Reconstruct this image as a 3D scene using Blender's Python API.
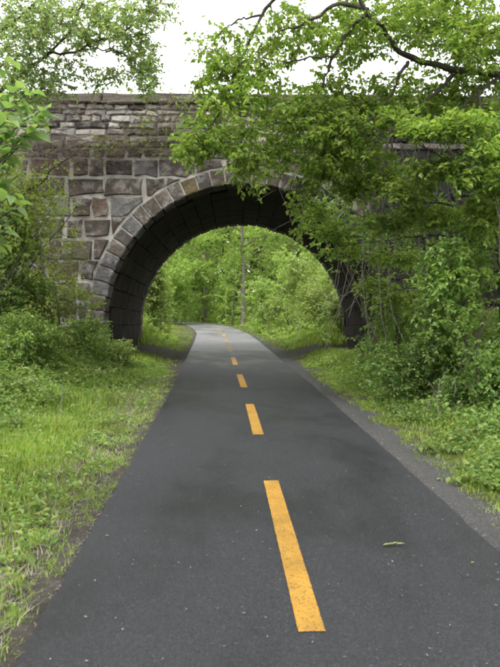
import bpy, math, random
import numpy as np

# ------------------------------------------------------------------ scene, camera, light
for o in list(bpy.data.objects):
    bpy.data.objects.remove(o, do_unlink=True)
SC = bpy.context.scene
COL = SC.collection
rng = np.random.default_rng(7)
random.seed(7)

F_PX, W_PX, H_PX = 620.0, 500.0, 667.0
SLOPE = 0.0435                       # the path climbs gently away from the camera
CAM = np.array((-0.43, 0.0, 1.6))
YAW = math.radians(2.58)
PITCH = math.radians(-0.32)

cam_d = bpy.data.cameras.new('camera')
cam = bpy.data.objects.new('camera', cam_d)
COL.objects.link(cam)
cam.location = CAM
cam.rotation_euler = (math.pi / 2 + PITCH, 0, -YAW)
cam_d.sensor_fit = 'VERTICAL'
cam_d.sensor_height = 36.0
cam_d.lens = 36.0 * F_PX / H_PX
cam_d.clip_end = 2000
cam_d.clip_start = 0.05
cam_d.dof.use_dof = True
cam_d.dof.focus_distance = 13.0
cam_d.dof.aperture_fstop = (cam_d.lens / 1000.0) / 0.0075
SC.camera = cam

SUN_EL, SUN_AZ = math.radians(58), math.radians(-140)   # azimuth from +Y towards +X
w = bpy.data.worlds.new('World')
SC.world = w
w.use_nodes = True
nt = w.node_tree
nt.nodes.clear()
sky = nt.nodes.new('ShaderNodeTexSky')
sky.sky_type = 'NISHITA'
sky.sun_disc = False
sky.sun_elevation = SUN_EL
sky.sun_rotation = SUN_AZ
sky.dust_density = 4.0
hs = nt.nodes.new('ShaderNodeHueSaturation')
hs.inputs['Saturation'].default_value = 0.15
mixw = nt.nodes.new('ShaderNodeMix')
mixw.data_type = 'RGBA'
mixw.inputs['Factor'].default_value = 0.72
mixw.inputs['B'].default_value = (6.8, 6.8, 6.75, 1)
bg = nt.nodes.new('ShaderNodeBackground')
bg.inputs['Strength'].default_value = 0.15
wo = nt.nodes.new('ShaderNodeOutputWorld')
nt.links.new(sky.outputs[0], hs.inputs['Color'])
nt.links.new(hs.outputs[0], mixw.inputs['A'])
nt.links.new(mixw.outputs['Result'], bg.inputs['Color'])
nt.links.new(bg.outputs[0], wo.inputs['Surface'])

sun_d = bpy.data.lights.new('sun', 'SUN')
sun_d.energy = 1.4
sun_d.angle = math.radians(25)
sun_d.color = (1.0, 0.97, 0.92)
sun = bpy.data.objects.new('sun', sun_d)
COL.objects.link(sun)
sun.rotation_euler = (math.pi / 2 - SUN_EL, 0, math.pi - SUN_AZ)

SC.view_settings.view_transform = 'Standard'
SC.view_settings.look = 'None'
SC.view_settings.gamma = 1.0
SC.view_settings.exposure = 1.47
SC.render.engine = 'CYCLES'
cy = SC.cycles
cy.max_bounces = 5
cy.diffuse_bounces = 3
cy.use_adaptive_sampling = True
cy.adaptive_threshold = 0.04
cy.glossy_bounces = 2
cy.transmission_bounces = 4
cy.transparent_max_bounces = 4
cy.use_denoising = True
cy.filter_width = 2.0
cy.sample_clamp_indirect = 6.0


# ------------------------------------------------------------------ helpers
def ss(a, b, x):
    t = np.clip((np.asarray(x, float) - a) / (b - a), 0, 1)
    return t * t * (3 - 2 * t)


_cy, _sy = math.cos(YAW), math.sin(YAW)
_cp, _sp = math.cos(PITCH), math.sin(PITCH)
FWD = np.array((_sy * _cp, _cy * _cp, _sp))
RGT = np.array((_cy, -_sy, 0.0))
UPV = np.cross(RGT, FWD)


def at(u, v, d):
    """world point at distance d seen in direction (u, v) of the 500 x 667 photograph"""
    return CAM + d * (FWD + RGT * (u - W_PX / 2) / F_PX + UPV * (H_PX / 2 - v) / F_PX)


class MB:
    """collects vertices, triangles and quads into one mesh"""
    def __init__(self):
        self.v, self.t, self.q, self.r, self.n = [], [], [], [], 0

    def add(self, v, tris=None, quads=None, rnd=None):
        v = np.asarray(v, np.float32).reshape(-1, 3)
        if tris is not None and len(tris):
            self.t.append(np.asarray(tris, np.int64).reshape(-1, 3) + self.n)
        if quads is not None and len(quads):
            self.q.append(np.asarray(quads, np.int64).reshape(-1, 4) + self.n)
        self.v.append(v)
        self.r.append(np.full(len(v), 0.5, np.float32) if rnd is None else np.asarray(rnd, np.float32).ravel())
        self.n += len(v)

    def mesh(self, name, mat, smooth=False):
        v = np.concatenate(self.v)
        t = np.concatenate(self.t) if self.t else np.zeros((0, 3), np.int64)
        q = np.concatenate(self.q) if self.q else np.zeros((0, 4), np.int64)
        me = bpy.data.meshes.new(name)
        me.vertices.add(len(v))
        me.vertices.foreach_set('co', v.ravel())
        nl = t.size + q.size
        me.loops.add(nl)
        me.loops.foreach_set('vertex_index', np.concatenate((t.ravel(), q.ravel())).astype(np.int32))
        me.polygons.add(len(t) + len(q))
        st = np.concatenate((np.arange(len(t)) * 3, t.size + np.arange(len(q)) * 4)).astype(np.int32)
        me.polygons.foreach_set('loop_start', st)
        if smooth:
            me.polygons.foreach_set('use_smooth', np.ones(len(st), bool))
        else:
            me.polygons.foreach_set('use_smooth', np.zeros(len(st), bool))
        a = me.attributes.new('rnd', 'FLOAT', 'POINT')
        a.data.foreach_set('value', np.concatenate(self.r))
        me.update(calc_edges=True)
        if mat:
            me.materials.append(mat)
        return me

    def build(self, name, mat, parent=None, smooth=False):
        return put(name, self.mesh(name, mat, smooth), parent)


def put(name, me, parent=None):
    o = bpy.data.objects.new(name, me)
    COL.objects.link(o)
    if parent is not None:
        o.parent = parent
        o.matrix_parent_inverse = parent.matrix_basis.inverted()
    return o


def tag(o, label=None, cat=None, group=None, kind=None):
    for k, v in (('label', label), ('category', cat), ('group', group), ('kind', kind)):
        if v:
            o[k] = v
    return o


def empty(name, loc, label, cat, group=None):
    o = bpy.data.objects.new(name, None)
    o.empty_display_size = 0.2
    COL.objects.link(o)
    o.location = tuple(float(c) for c in loc)
    return tag(o, label, cat, group)


def part_empty(name, parent):
    o = bpy.data.objects.new(name, None)
    COL.objects.link(o)
    o.parent = parent
    o.matrix_parent_inverse = parent.matrix_basis.inverted()
    return o


def unit(a):
    a = np.asarray(a, float)
    return a / np.maximum(np.linalg.norm(a, axis=-1, keepdims=True), 1e-9)


def tubes(mb, pts, rad, sides=5, rnd=None):
    """pts (N,K,3), rad (N,K)"""
    pts = np.asarray(pts, float)
    rad = np.asarray(rad, float)
    N, K, _ = pts.shape
    tan = unit(np.gradient(pts, axis=1))
    ref = np.where(np.abs(tan[..., 2:3]) > 0.9, np.array((1.0, 0.2, 0)), np.array((0, 0, 1.0)))
    a = unit(np.cross(tan, ref))
    b = np.cross(tan, a)
    th = np.arange(sides) * 2 * math.pi / sides
    ring = (a[:, :, None, :] * np.cos(th)[None, None, :, None] + b[:, :, None, :] * np.sin(th)[None, None, :, None])
    v = pts[:, :, None, :] + ring * rad[:, :, None, None]
    n, k, s = np.meshgrid(np.arange(N), np.arange(K - 1), np.arange(sides), indexing='ij')
    idx = lambda n, k, s: (n * K + k) * sides + (s % sides)
    q = np.stack((idx(n, k, s), idx(n, k, s + 1), idx(n, k + 1, s + 1), idx(n, k + 1, s)), -1)
    r = None if rnd is None else np.repeat(rnd, K * sides)
    mb.add(v, quads=q.reshape(-1, 4), rnd=r)


def smooth_line(p, n, seed_amp=0.0):
    """resample a polyline (K,3 or K,4) with a Catmull-Rom curve to n points"""
    p = np.asarray(p, float)
    K = len(p)
    t = np.linspace(0, K - 1, n)
    i = np.clip(t.astype(int), 0, K - 2)
    f = (t - i)[:, None]
    g = lambda j: p[np.clip(j, 0, K - 1)]
    p0, p1, p2, p3 = g(i - 1), g(i), g(i + 1), g(i + 2)
    r = 0.5 * (2 * p1 + (p2 - p0) * f + (2 * p0 - 5 * p1 + 4 * p2 - p3) * f ** 2 + (3 * p1 - p0 - 3 * p2 + p3) * f ** 3)
    if seed_amp:
        r[1:-1, :3] += rng.normal(0, seed_amp, (n - 2, 3))
    return r


def add_leaves(mb, base, axis, nrm, L, W, fold=0.25, droop=0.15, fine=False):
    """one folded leaf each: base point, direction, rough normal, length, width"""
    base = np.asarray(base, float)
    n = len(base)
    y = unit(axis)
    x = unit(np.cross(y, nrm))
    z = np.cross(x, y)
    L = np.broadcast_to(L, n)[:, None]
    W = np.broadcast_to(W, n)[:, None]
    rnd = rng.random(n)
    if not fine:
        v = np.stack((base,
                      base + y * L * 0.42 - x * W * 0.5 + z * W * fold,
                      base + y * L - z * L * droop,
                      base + y * L * 0.42 + x * W * 0.5 + z * W * fold), 1)
        i = np.arange(n)[:, None] * 4
        t = np.concatenate((i + (0, 2, 1), i + (0, 3, 2)), 0)
        mb.add(v, tris=t, rnd=np.repeat(rnd, 4))
    else:
        f = lambda a, b, c: base + y * L * a + x * W * b + z * W * c
        v = np.stack((base, f(.18, -.32, .12), f(.48, -.5, .2), f(.78, -.26, .1 - droop * .4), base + y * L - z * L * droop,
                      f(.78, .26, .1 - droop * .4), f(.48, .5, .2), f(.18, .32, .12), f(.48, 0, .02)), 1)
        i = np.arange(n)[:, None] * 9
        t = np.concatenate([i + (a, b, 8) for a, b in ((1, 0), (2, 1), (3, 2), (4, 3), (5, 4), (6, 5), (7, 6), (0, 7))], 0)
        mb.add(v, tris=t[:, ::-1], rnd=np.repeat(rnd, 9))


def sprigs(mb, c, D, m, span, L, aspect=0.6, droop=0.3, spread=1.0, jitter=0.35, fine=False, leaf_droop=0.15):
    """m leaves set alternately along a short twig through each centre c with direction D"""
    N = len(c)
    D = unit(D)
    S = unit(np.cross(D, np.array((0.05, 0.03, 1.0))) + rng.normal(0, 0.25, (N, 3)))
    k = np.arange(m)
    pos = (k + 0.5) / m - 0.5
    side = np.where(k % 2 == 0, 1.0, -1.0)
    sp = np.broadcast_to(span, N)[:, None, None]
    b = c[:, None, :] + D[:, None, :] * pos[None, :, None] * sp + rng.normal(0, 0.04, (N, m, 3)) * sp
    ax = S[:, None, :] * side[None, :, None] * spread + D[:, None, :] * 0.6 + rng.normal(0, jitter, (N, m, 3))
    ax[..., 2] -= droop
    nr = np.array((0, 0, 1.0)) + rng.normal(0, 0.45, (N, m, 3))
    Ls = (np.broadcast_to(L, N)[:, None] * rng.uniform(0.45, 1.4, (N, m))).ravel()
    add_leaves(mb, b.reshape(-1, 3), ax.reshape(-1, 3), nr.reshape(-1, 3), Ls, Ls * aspect, fine=fine, droop=leaf_droop)


def grow(mb, nodes, pts, r_tip=0.004, r_max=0.02, sag=0.05, sides=3, wob=0.03, K=4):
    """join each point to the nearest earlier node by a thin curved twig"""
    nodes = np.asarray(nodes, float)
    pts = np.asarray(pts, float)
    d0 = np.min(np.linalg.norm(pts[:, None, :] - nodes[None], axis=2), axis=1)
    order = np.argsort(d0)
    pool = np.empty((len(nodes) + len(pts), 3))
    pool[:len(nodes)] = nodes
    n = len(nodes)
    A = np.empty((len(pts), 3))
    for i in order:
        dd = ((pool[:n] - pts[i]) ** 2).sum(1)
        A[i] = pool[np.argmin(dd)]
        pool[n] = pts[i]
        n += 1
    ln = np.linalg.norm(pts - A, axis=1)
    t = np.linspace(0, 1, K)
    P = A[:, None] * (1 - t)[None, :, None] + pts[:, None] * t[None, :, None]
    P[:, 1:-1] += rng.normal(0, wob, (len(pts), K - 2, 3)) * np.minimum(ln, 1)[:, None, None] * 2
    P[:, 1:-1, 2] += (sag * np.minimum(ln, 1))[:, None]
    R0 = np.clip(r_tip + 0.012 * ln, r_tip, r_max)
    R = R0[:, None] * (1 - t)[None] + r_tip * t[None]
    tubes(mb, P, R, sides, rnd=rng.random(len(pts)))
    return unit(pts - A)


def blob_pts(blobs, per=1.0):
    """blobs given in the picture: (u, v, ru, rv, depth, rdepth, count)"""
    out = []
    for (u, v, ru, rv, d, rd, n) in blobs:
        n = int(n * per)
        g = rng.normal(0, 1, (n, 3))
        g = unit(g) * rng.random((n, 1)) ** 0.45
        dd = d + g[:, 2] * rd
        p = CAM + dd[:, None] * (FWD + RGT * ((u + g[:, 0] * ru) - W_PX / 2)[:, None] / F_PX + UPV * (H_PX / 2 - (v + g[:, 1] * rv))[:, None] / F_PX)
        out.append(p)
    return np.concatenate(out)


# ------------------------------------------------------------------ materials
def new_mat(name):
    m = bpy.data.materials.new(name)
    m.use_nodes = True
    n = m.node_tree
    n.nodes.clear()
    out = n.nodes.new('ShaderNodeOutputMaterial')
    return m, n, out


def node(n, t, **kw):
    x = n.nodes.new(t)
    for k, v in kw.items():
        if k in x.inputs:
            x.inputs[k].default_value = v
        else:
            setattr(x, k, v)
    return x


def ramp(n, stops, src=None):
    r = n.nodes.new('ShaderNodeValToRGB')
    e = r.color_ramp.elements
    while len(e) < len(stops):
        e.new(0.5)
    for el, (p, c) in zip(e, stops):
        el.position = p
        el.color = (c, c, c, 1) if isinstance(c, (int, float)) else (*c, 1)
    if src is not None:
        n.links.new(src, r.inputs[0])
    return r


def coords(n, kind='Object'):
    return n.nodes.new('ShaderNodeTexCoord').outputs[kind]


def noise(n, scale, detail=4, rough=0.6, vec=None):
    x = n.nodes.new('ShaderNodeTexNoise')
    x.inputs['Scale'].default_value = scale
    x.inputs['Detail'].default_value = detail
    x.inputs['Roughness'].default_value = rough
    if vec is not None:
        n.links.new(vec, x.inputs['Vector'])
    return x.outputs[0]


def mixc(n, fac, a, b, mode='MIX'):
    x = n.nodes.new('ShaderNodeMix')
    x.data_type = 'RGBA'
    x.blend_type = mode
    for s, i in ((fac, 'Factor'), (a, 'A'), (b, 'B')):
        if isinstance(s, (int, float)):
            x.inputs[i].default_value = s
        elif isinstance(s, tuple):
            x.inputs[i].default_value = (*s, 1)
        else:
            n.links.new(s, x.inputs[i])
    return x.outputs['Result']


def leaf_mat(name, cols, trans=0.4, rough=0.45):
    m, n, out = new_mat(name)
    a = n.nodes.new('ShaderNodeAttribute')
    a.attribute_name = 'rnd'
    k = len(cols)
    r = ramp(n, [(i / max(k - 1, 1), c) for i, c in enumerate(cols)], a.outputs['Fac'])
    p = n.nodes.new('ShaderNodeBsdfPrincipled')
    p.inputs['Roughness'].default_value = rough
    p.inputs['Specular IOR Level'].default_value = 0.35
    geo = coords(n)
    nz = noise(n, 0.9, 2, 0.5, geo)
    var = ramp(n, [(0.3, 0.72), (0.7, 1.2)], nz)
    c = mixc(n, 1.0, r.outputs[0], var.outputs[0], 'MULTIPLY')
    n.links.new(c, p.inputs['Base Color'])
    tr = n.nodes.new('ShaderNodeBsdfTranslucent')
    tc = mixc(n, 1.0, c, (1.15, 1.2, 0.68), 'MULTIPLY')
    n.links.new(tc, tr.inputs['Color'])
    mx = n.nodes.new('ShaderNodeMixShader')
    mx.inputs[0].default_value = trans
    n.links.new(p.outputs[0], mx.inputs[1])
    n.links.new(tr.outputs[0], mx.inputs[2])
    n.links.new(mx.outputs[0], out.inputs[0])
    return m


def solid_mat(name, stops, scale, rough=0.9, bump=0.4, bscale=30, objrnd=0.0, spec=0.25, extra=None):
    m, n, out = new_mat(name)
    c = coords(n)
    r = ramp(n, stops, noise(n, scale, 6, 0.65, c))
    col = r.outputs[0]
    if objrnd:
        oi = n.nodes.new('ShaderNodeObjectInfo')
        k = objrnd
        v = ramp(n, [(0, (1 - k, 1 - k, 1 - .9 * k)), (.2, (1.0, .96, .9)), (.4, (1 - .5 * k, 1 - .5 * k, 1 - .45 * k)), (.55, (1 + .5 * k, 1 + .42 * k, 1 + .3 * k)),
                     (.7, (.95, .97, 1.05)), (.85, (1 - .3 * k, 1 - .4 * k, 1 - .5 * k)), (1, (1 + k, 1 + k, 1 + k))], oi.outputs['Random'])
        col = mixc(n, 1.0, col, v.outputs[0], 'MULTIPLY')
        mo = n.nodes.new('ShaderNodeVectorMath')
        mo.operation = 'MULTIPLY_ADD'
        mo.inputs[1].default_value = (1, 1, 1)
        cmb = n.nodes.new('ShaderNodeCombineXYZ')
        mu = n.nodes.new('ShaderNodeMath')
        mu.operation = 'MULTIPLY'
        mu.inputs[1].default_value = 37.0
        n.links.new(oi.outputs['Random'], mu.inputs[0])
        n.links.new(mu.outputs[0], cmb.inputs[0])
        n.links.new(c, mo.inputs[0])
        n.links.new(cmb.outputs[0], mo.inputs[2])
        c = mo.outputs[0]
    if extra:
        col = extra(n, c, col)
    p = n.nodes.new('ShaderNodeBsdfPrincipled')
    p.inputs['Roughness'].default_value = rough
    p.inputs['Specular IOR Level'].default_value = spec
    n.links.new(col, p.inputs['Base Color'])
    if bump:
        b = n.nodes.new('ShaderNodeBump')
        b.inputs['Strength'].default_value = bump
        b.inputs['Distance'].default_value = 0.05
        n.links.new(noise(n, bscale, 8, 0.7, c), b.inputs['Height'])
        n.links.new(b.outputs[0], p.inputs['Normal'])
    n.links.new(p.outputs[0], out.inputs[0])
    return m


M = {}
# foliage
M['leaf_near'] = leaf_mat('leaf_near', [(0.160, 0.274, 0.093), (0.210, 0.323, 0.109), (0.290, 0.372, 0.139)], .52)
M['leaf_right'] = leaf_mat('leaf_right', [(.135, .235, .05), (.19, .30, .06), (.26, .36, .072), (.32, .40, .09)], .56)
M['leaf_left'] = leaf_mat('leaf_left', [(0.172, 0.274, 0.125), (0.230, 0.340, 0.143), (0.310, 0.395, 0.160), (0.391, 0.428, 0.160)], .56)
M['leaf_shrub'] = leaf_mat('leaf_shrub', [(0.078, 0.154, 0.039), (0.123, 0.206, 0.047), (0.179, 0.257, 0.061)], .46)
M['leaf_bright'] = leaf_mat('leaf_bright', [(0.130, 0.225, 0.058), (0.173, 0.274, 0.065), (0.227, 0.314, 0.079)], .5)
M['leaf_yellow'] = leaf_mat('leaf_yellow', [(0.173, 0.233, 0.056), (0.238, 0.307, 0.070), (0.313, 0.360, 0.091)], .5)
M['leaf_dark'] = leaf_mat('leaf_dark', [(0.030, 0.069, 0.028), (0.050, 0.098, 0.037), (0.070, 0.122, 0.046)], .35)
M['leaf_wood'] = leaf_mat('leaf_wood', [(0.208, 0.328, 0.089), (0.262, 0.393, 0.102), (0.316, 0.437, 0.117), (0.361, 0.447, 0.136)], .56)
M['leaf_pale'] = leaf_mat('leaf_pale', [(0.220, 0.304, 0.108), (0.280, 0.363, 0.117), (0.350, 0.412, 0.171)], .55)
M['herb'] = leaf_mat('herb', [(0.108, 0.200, 0.049), (0.146, 0.245, 0.058), (0.200, 0.285, 0.072), (0.270, 0.310, 0.099)], .48)
M['grass'] = leaf_mat('grass', [(.16, .26, .04), (.20, .305, .05), (.25, .34, .062), (.32, .33, .13)], .52, .4)
M['dry_grass'] = leaf_mat('dry_grass', [(0.200, 0.206, 0.124), (0.290, 0.245, 0.202), (0.380, 0.323, 0.310)], .4, .5)
# wood
M['bark'] = solid_mat('bark', [(.3, (.035, .03, .025)), (.7, (.09, .08, .065))], 6, bump=.8, bscale=25)
M['bark_pale'] = solid_mat('bark_pale', [(.3, (.10, .09, .075)), (.7, (.2, .18, .15))], 5, bump=.6, bscale=20)
M['twig'] = solid_mat('twig', [(.3, (.05, .04, .03)), (.7, (.10, .085, .06))], 8, bump=0)
M['vine'] = solid_mat('vine', [(.3, (.11, .10, .088)), (.7, (.25, .235, .205))], 7, bump=0)
M['dead_vine'] = solid_mat('dead_vine', [(.3, (.055, .042, .033)), (.7, (.16, .125, .10))], 7, bump=0)


def lichen(n, c, col):
    nz = noise(n, 3.1, 6, .72, c)
    f = ramp(n, [(.5, 0.0), (.68, 0.7)], nz)
    return mixc(n, f.outputs[0], col, (.30, .29, .27))


def grime_shade(n, c, col):
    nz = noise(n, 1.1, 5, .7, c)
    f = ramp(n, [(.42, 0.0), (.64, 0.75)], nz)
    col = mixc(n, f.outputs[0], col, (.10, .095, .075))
    # shade of the foliage painted dark into the right-hand mortar
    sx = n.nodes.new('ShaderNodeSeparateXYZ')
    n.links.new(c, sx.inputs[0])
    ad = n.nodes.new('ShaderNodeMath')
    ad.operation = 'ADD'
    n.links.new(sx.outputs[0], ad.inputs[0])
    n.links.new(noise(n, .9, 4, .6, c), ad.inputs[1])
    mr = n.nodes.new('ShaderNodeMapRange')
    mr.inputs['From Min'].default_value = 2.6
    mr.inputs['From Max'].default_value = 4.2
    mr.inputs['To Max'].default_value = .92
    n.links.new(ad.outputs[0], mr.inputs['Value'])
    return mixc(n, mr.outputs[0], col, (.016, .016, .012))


M['stone'] = solid_mat('stone', [(.3, (0.041, 0.034, 0.028)), (.55, (0.080, 0.067, 0.056)), (.75, (0.152, 0.130, 0.106))], 3.5, bump=1.0, bscale=13, objrnd=.4, extra=lichen)
M['stone_red'] = solid_mat('stone_red', [(.3, (0.068, 0.052, 0.042)), (.6, (0.113, 0.083, 0.063)), (.8, (0.171, 0.140, 0.115))], 3, bump=1.0, bscale=13, objrnd=.25, extra=lichen)
M['stone_ochre'] = solid_mat('stone_ochre', [(.35, (.08, .07, .055)), (.6, (.14, .112, .055)), (.8, (.18, .16, .125))], 4, bump=1.0, bscale=13, objrnd=.2)
M['stone_blue'] = solid_mat('stone_blue', [(.3, (0.065, 0.062, 0.062)), (.6, (0.115, 0.111, 0.109)), (.8, (0.212, 0.203, 0.188))], 3, bump=1.0, bscale=13, objrnd=.3, extra=lichen)
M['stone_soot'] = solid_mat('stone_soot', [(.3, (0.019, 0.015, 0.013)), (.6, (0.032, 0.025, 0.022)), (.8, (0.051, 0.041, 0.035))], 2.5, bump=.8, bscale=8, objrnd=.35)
M['stone_shaded'] = solid_mat('stone_shaded', [(.3, (0.008, 0.008, 0.007)), (.6, (0.017, 0.016, 0.013)), (.8, (0.027, 0.029, 0.018))], 2.5, bump=1.0, bscale=13, objrnd=.35)  # deep foliage shade on the right-hand wall put into the stone colour
M['rubble'] = solid_mat('rubble', [(.3, (0.187, 0.176, 0.158)), (.55, (0.312, 0.296, 0.269)), (.75, (0.406, 0.390, 0.358))], 5, bump=.9, bscale=14, objrnd=.4)
M['mortar'] = solid_mat('mortar', [(.3, (.26, .245, .225)), (.6, (.40, .385, .355)), (.8, (.48, .46, .43))], 3, bump=.6, bscale=30, extra=grime_shade)
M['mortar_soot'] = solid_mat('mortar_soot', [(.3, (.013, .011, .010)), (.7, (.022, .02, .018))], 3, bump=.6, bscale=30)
M['coping'] = solid_mat('coping', [(.3, (0.075, 0.064, 0.055)), (.6, (0.123, 0.108, 0.092)), (.8, (0.185, 0.166, 0.146))], 4, bump=.8, bscale=14, objrnd=.25)


def make_asphalt(name, dark, light, stain=True, rough=.54):
    m, n, out = new_mat(name)
    c = coords(n)
    vor = n.nodes.new('ShaderNodeTexVoronoi')
    vor.inputs['Scale'].default_value = 140
    n.links.new(c, vor.inputs['Vector'])
    bw = n.nodes.new('ShaderNodeRGBToBW')
    n.links.new(vor.outputs['Color'], bw.inputs[0])
    chips = ramp(n, [(0.0, dark), (.5, tuple(.5 * (a + b) for a, b in zip(dark, light))), (.86, light), (1.0, tuple(min(1, 2.6 * x) for x in light))], bw.outputs[0])
    col = chips.outputs[0]
    sc1 = n.nodes.new('ShaderNodeMapping')
    sc1.inputs['Scale'].default_value = (1.0, .6, 1)
    n.links.new(c, sc1.inputs[0])
    big = ramp(n, [(.32, .55), (.5, 1.0), (.72, 1.15)], noise(n, .75, 5, .6, sc1.outputs[0]))
    col = mixc(n, 1.0, col, big.outputs[0], 'MULTIPLY')
    fine = ramp(n, [(.3, .62), (.7, 1.4)], noise(n, 55, 4, .7, c))
    col = mixc(n, 1.0, col, fine.outputs[0], 'MULTIPLY')
    rr = ramp(n, [(.32, rough - .14), (.5, rough + .04), (.7, rough + .1)], noise(n, .75, 5, .6, sc1.outputs[0]))
    if stain:
        sp = ramp(n, [(.76, 0.0), (.78, .28)], noise(n, 26, 2, .4, c))
        col = mixc(n, sp.outputs[0], col, (.26, .25, .23))
    p = n.nodes.new('ShaderNodeBsdfPrincipled')
    p.inputs['Specular IOR Level'].default_value = .4
    n.links.new(rr.outputs[0], p.inputs['Roughness'])
    n.links.new(col, p.inputs['Base Color'])
    b = n.nodes.new('ShaderNodeBump')
    b.inputs['Strength'].default_value = .5
    b.inputs['Distance'].default_value = .006
    n.links.new(vor.outputs['Distance'], b.inputs['Height'])
    n.links.new(b.outputs[0], p.inputs['Normal'])
    n.links.new(p.outputs[0], out.inputs[0])
    return m


M['asphalt'] = make_asphalt('asphalt', (.007, .0073, .0089), (.0225, .023, .027))
M['daylit_asphalt'] = make_asphalt('daylit_asphalt', (.07, .07, .073), (.165, .165, .17), rough=.55)  # brighter daylight past the bridge painted in as a paler asphalt
M['old_asphalt'] = make_asphalt('old_asphalt', (.017, .017, .017), (.05, .049, .048), rough=.85)


def make_paint():
    m, n, out = new_mat('yellow_paint')
    c = coords(n)
    r = ramp(n, [(.3, (.26, .135, .011)), (.6, (.325, .172, .016)), (.8, (.37, .205, .028))], noise(n, 9, 6, .7, c))
    vor = n.nodes.new('ShaderNodeTexVoronoi')
    vor.inputs['Scale'].default_value = 95
    n.links.new(c, vor.inputs['Vector'])
    wr = ramp(n, [(.51, 0.0), (.66, .8)], noise(n, 70, 6, .85, c))
    col = mixc(n, wr.outputs[0], r.outputs[0], (.13, .085, .03))
    bw = n.nodes.new('ShaderNodeRGBToBW')
    n.links.new(vor.outputs['Color'], bw.inputs[0])
    pit = ramp(n, [(.72, 0.0), (.80, .7)], bw.outputs[0])
    col = mixc(n, pit.outputs[0], col, (.10, .06, .02))
    tyre = ramp(n, [(.45, 1.0), (.7, .72)], noise(n, 2.6, 5, .7, c))
    col = mixc(n, 1.0, col, tyre.outputs[0], 'MULTIPLY')
    p = n.nodes.new('ShaderNodeBsdfPrincipled')
    p.inputs['Roughness'].default_value = .6
    n.links.new(col, p.inputs['Base Color'])
    b = n.nodes.new('ShaderNodeBump')
    b.inputs['Strength'].default_value = .4
    b.inputs['Distance'].default_value = .004
    n.links.new(vor.outputs['Distance'], b.inputs['Height'])
    n.links.new(b.outputs[0], p.inputs['Normal'])
    n.links.new(p.outputs[0], out.inputs[0])
    return m


M['paint'] = make_paint()
M['soil'] = solid_mat('soil', [(.3, (.035, .03, .02)), (.5, (.06, .055, .03)), (.65, (.05, .075, .025)), (.8, (.075, .09, .03))], 2.2, bump=.8, bscale=40)
M['dirt'] = solid_mat('dirt', [(.3, (.03, .026, .022)), (.55, (.06, .053, .045)), (.75, (.11, .098, .085))], 6, bump=.8, bscale=60)
M['pebble'] = solid_mat('pebble', [(.3, (.05, .047, .043)), (.6, (.11, .10, .092)), (.8, (.22, .20, .175))], 18, bump=.3, bscale=60)


# ------------------------------------------------------------------ terrain
CL = np.array([(0, -8), (0, 0), (0, 10), (-.1, 17), (-.2, 24), (-.3, 29), (-.55, 35), (-1.5, 44), (-3.4, 53), (-6.2, 61), (-10.5, 68), (-17, 73), (-30, 78)], float)
HALF = 1.355
_yy = np.linspace(-8, 78, 600)
_cs = smooth_line(CL, 1200)
_cxs = np.interp(_yy, _cs[:, 1], _cs[:, 0])
_slp = np.gradient(_cxs, _yy)


def off(x, y):
    """signed distance from the path's centre line (negative = left)"""
    x = np.asarray(x, float)
    y = np.asarray(y, float)
    cx = np.interp(y, _yy, _cxs)
    s = np.interp(y, _yy, _slp)
    return (x - cx) / np.sqrt(1 + s * s)


Y0, Y1 = 15.7, 22.0          # faces of the bridge
AX, AR = 0.15, 3.57          # arch axis and radius
SPR = 1.75                   # springing height
WALL_TOP, LEDGE = 7.6, 6.2


def hump(x, y):
    return .05 * np.sin(1.7 * x + .6 * y) + .04 * np.sin(2.9 * y - 1.3 * x + 1) + .03 * np.sin(5.1 * x + 4.3 * y)


def ground_z(x, y):
    x = np.asarray(x, float)
    y = np.asarray(y, float)
    t = off(x, y)
    base = SLOPE * np.clip(y, -30, 70)
    before = 1 - ss(14.6, 15.8, y)
    after = ss(21.9, 23.4, y)
    inside = 1 - np.clip(before + after, 0, 1)
    L = 1.3 * ss(2.5, 6.0, -t) * (.12 + .88 * ss(6, 14, y))
    R = 1.0 * ss(2.1, 5.2, t) * (.15 + .85 * ss(3.5, 12, y))
    L2 = 1.1 * ss(2.0, 4.6, -t) * (1 - ss(26, 32, y) * (1 - ss(4.5, 9, -t)))
    R2 = .7 * ss(2.2, 6.0, t)
    I = .22 * ss(1.6, 3.0, -t) + .2 * ss(1.7, 3.0, t)
    h = before * (L + R) + after * (L2 + R2) + inside * I
    h += hump(x, y) * ss(1.5, 2.6, np.abs(t)) * (1 - .6 * inside)
    # the railway embankment either side of the bridge
    side = ss(7.0, 9.0, np.abs(x - AX))
    em = np.clip(7.0 - np.maximum(np.maximum(16.5 - y, y - 21.2), 0) * .75, 0, 7.0) * side
    h = np.maximum(h, em)
    return base + h - .035


def nonuni(lo, hi, segs):
    out = []
    for a, b, st in segs:
        out.append(np.arange(a, b, st))
    return np.concatenate(out + [np.array([hi])])


gx = nonuni(-260, 260, [(-260, -60, 25), (-60, -16, 3), (-16, -6, .6), (-6, 6, .16), (6, 16, .6), (16, 60, 3), (60, 260, 25)])
gy = nonuni(-60, 320, [(-60, -10, 8), (-10, 1, .6), (1, 26, .2), (26, 60, .5), (60, 100, 2), (100, 320, 22)])
X, Y = np.meshgrid(gx, gy)
Z = ground_z(X, Y)
mb = MB()
nx, ny = len(gx), len(gy)
ii, jj = np.meshgrid(np.arange(nx - 1), np.arange(ny - 1))
q = np.stack((jj * nx + ii, jj * nx + ii + 1, (jj + 1) * nx + ii + 1, (jj + 1) * nx + ii), -1).reshape(-1, 4)
mb.add(np.stack((X, Y, Z), -1), quads=q)
ground = mb.build('ground', M['soil'], smooth=True)
tag(ground, 'brown soil and low banks either side of the path', kind='structure')


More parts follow.
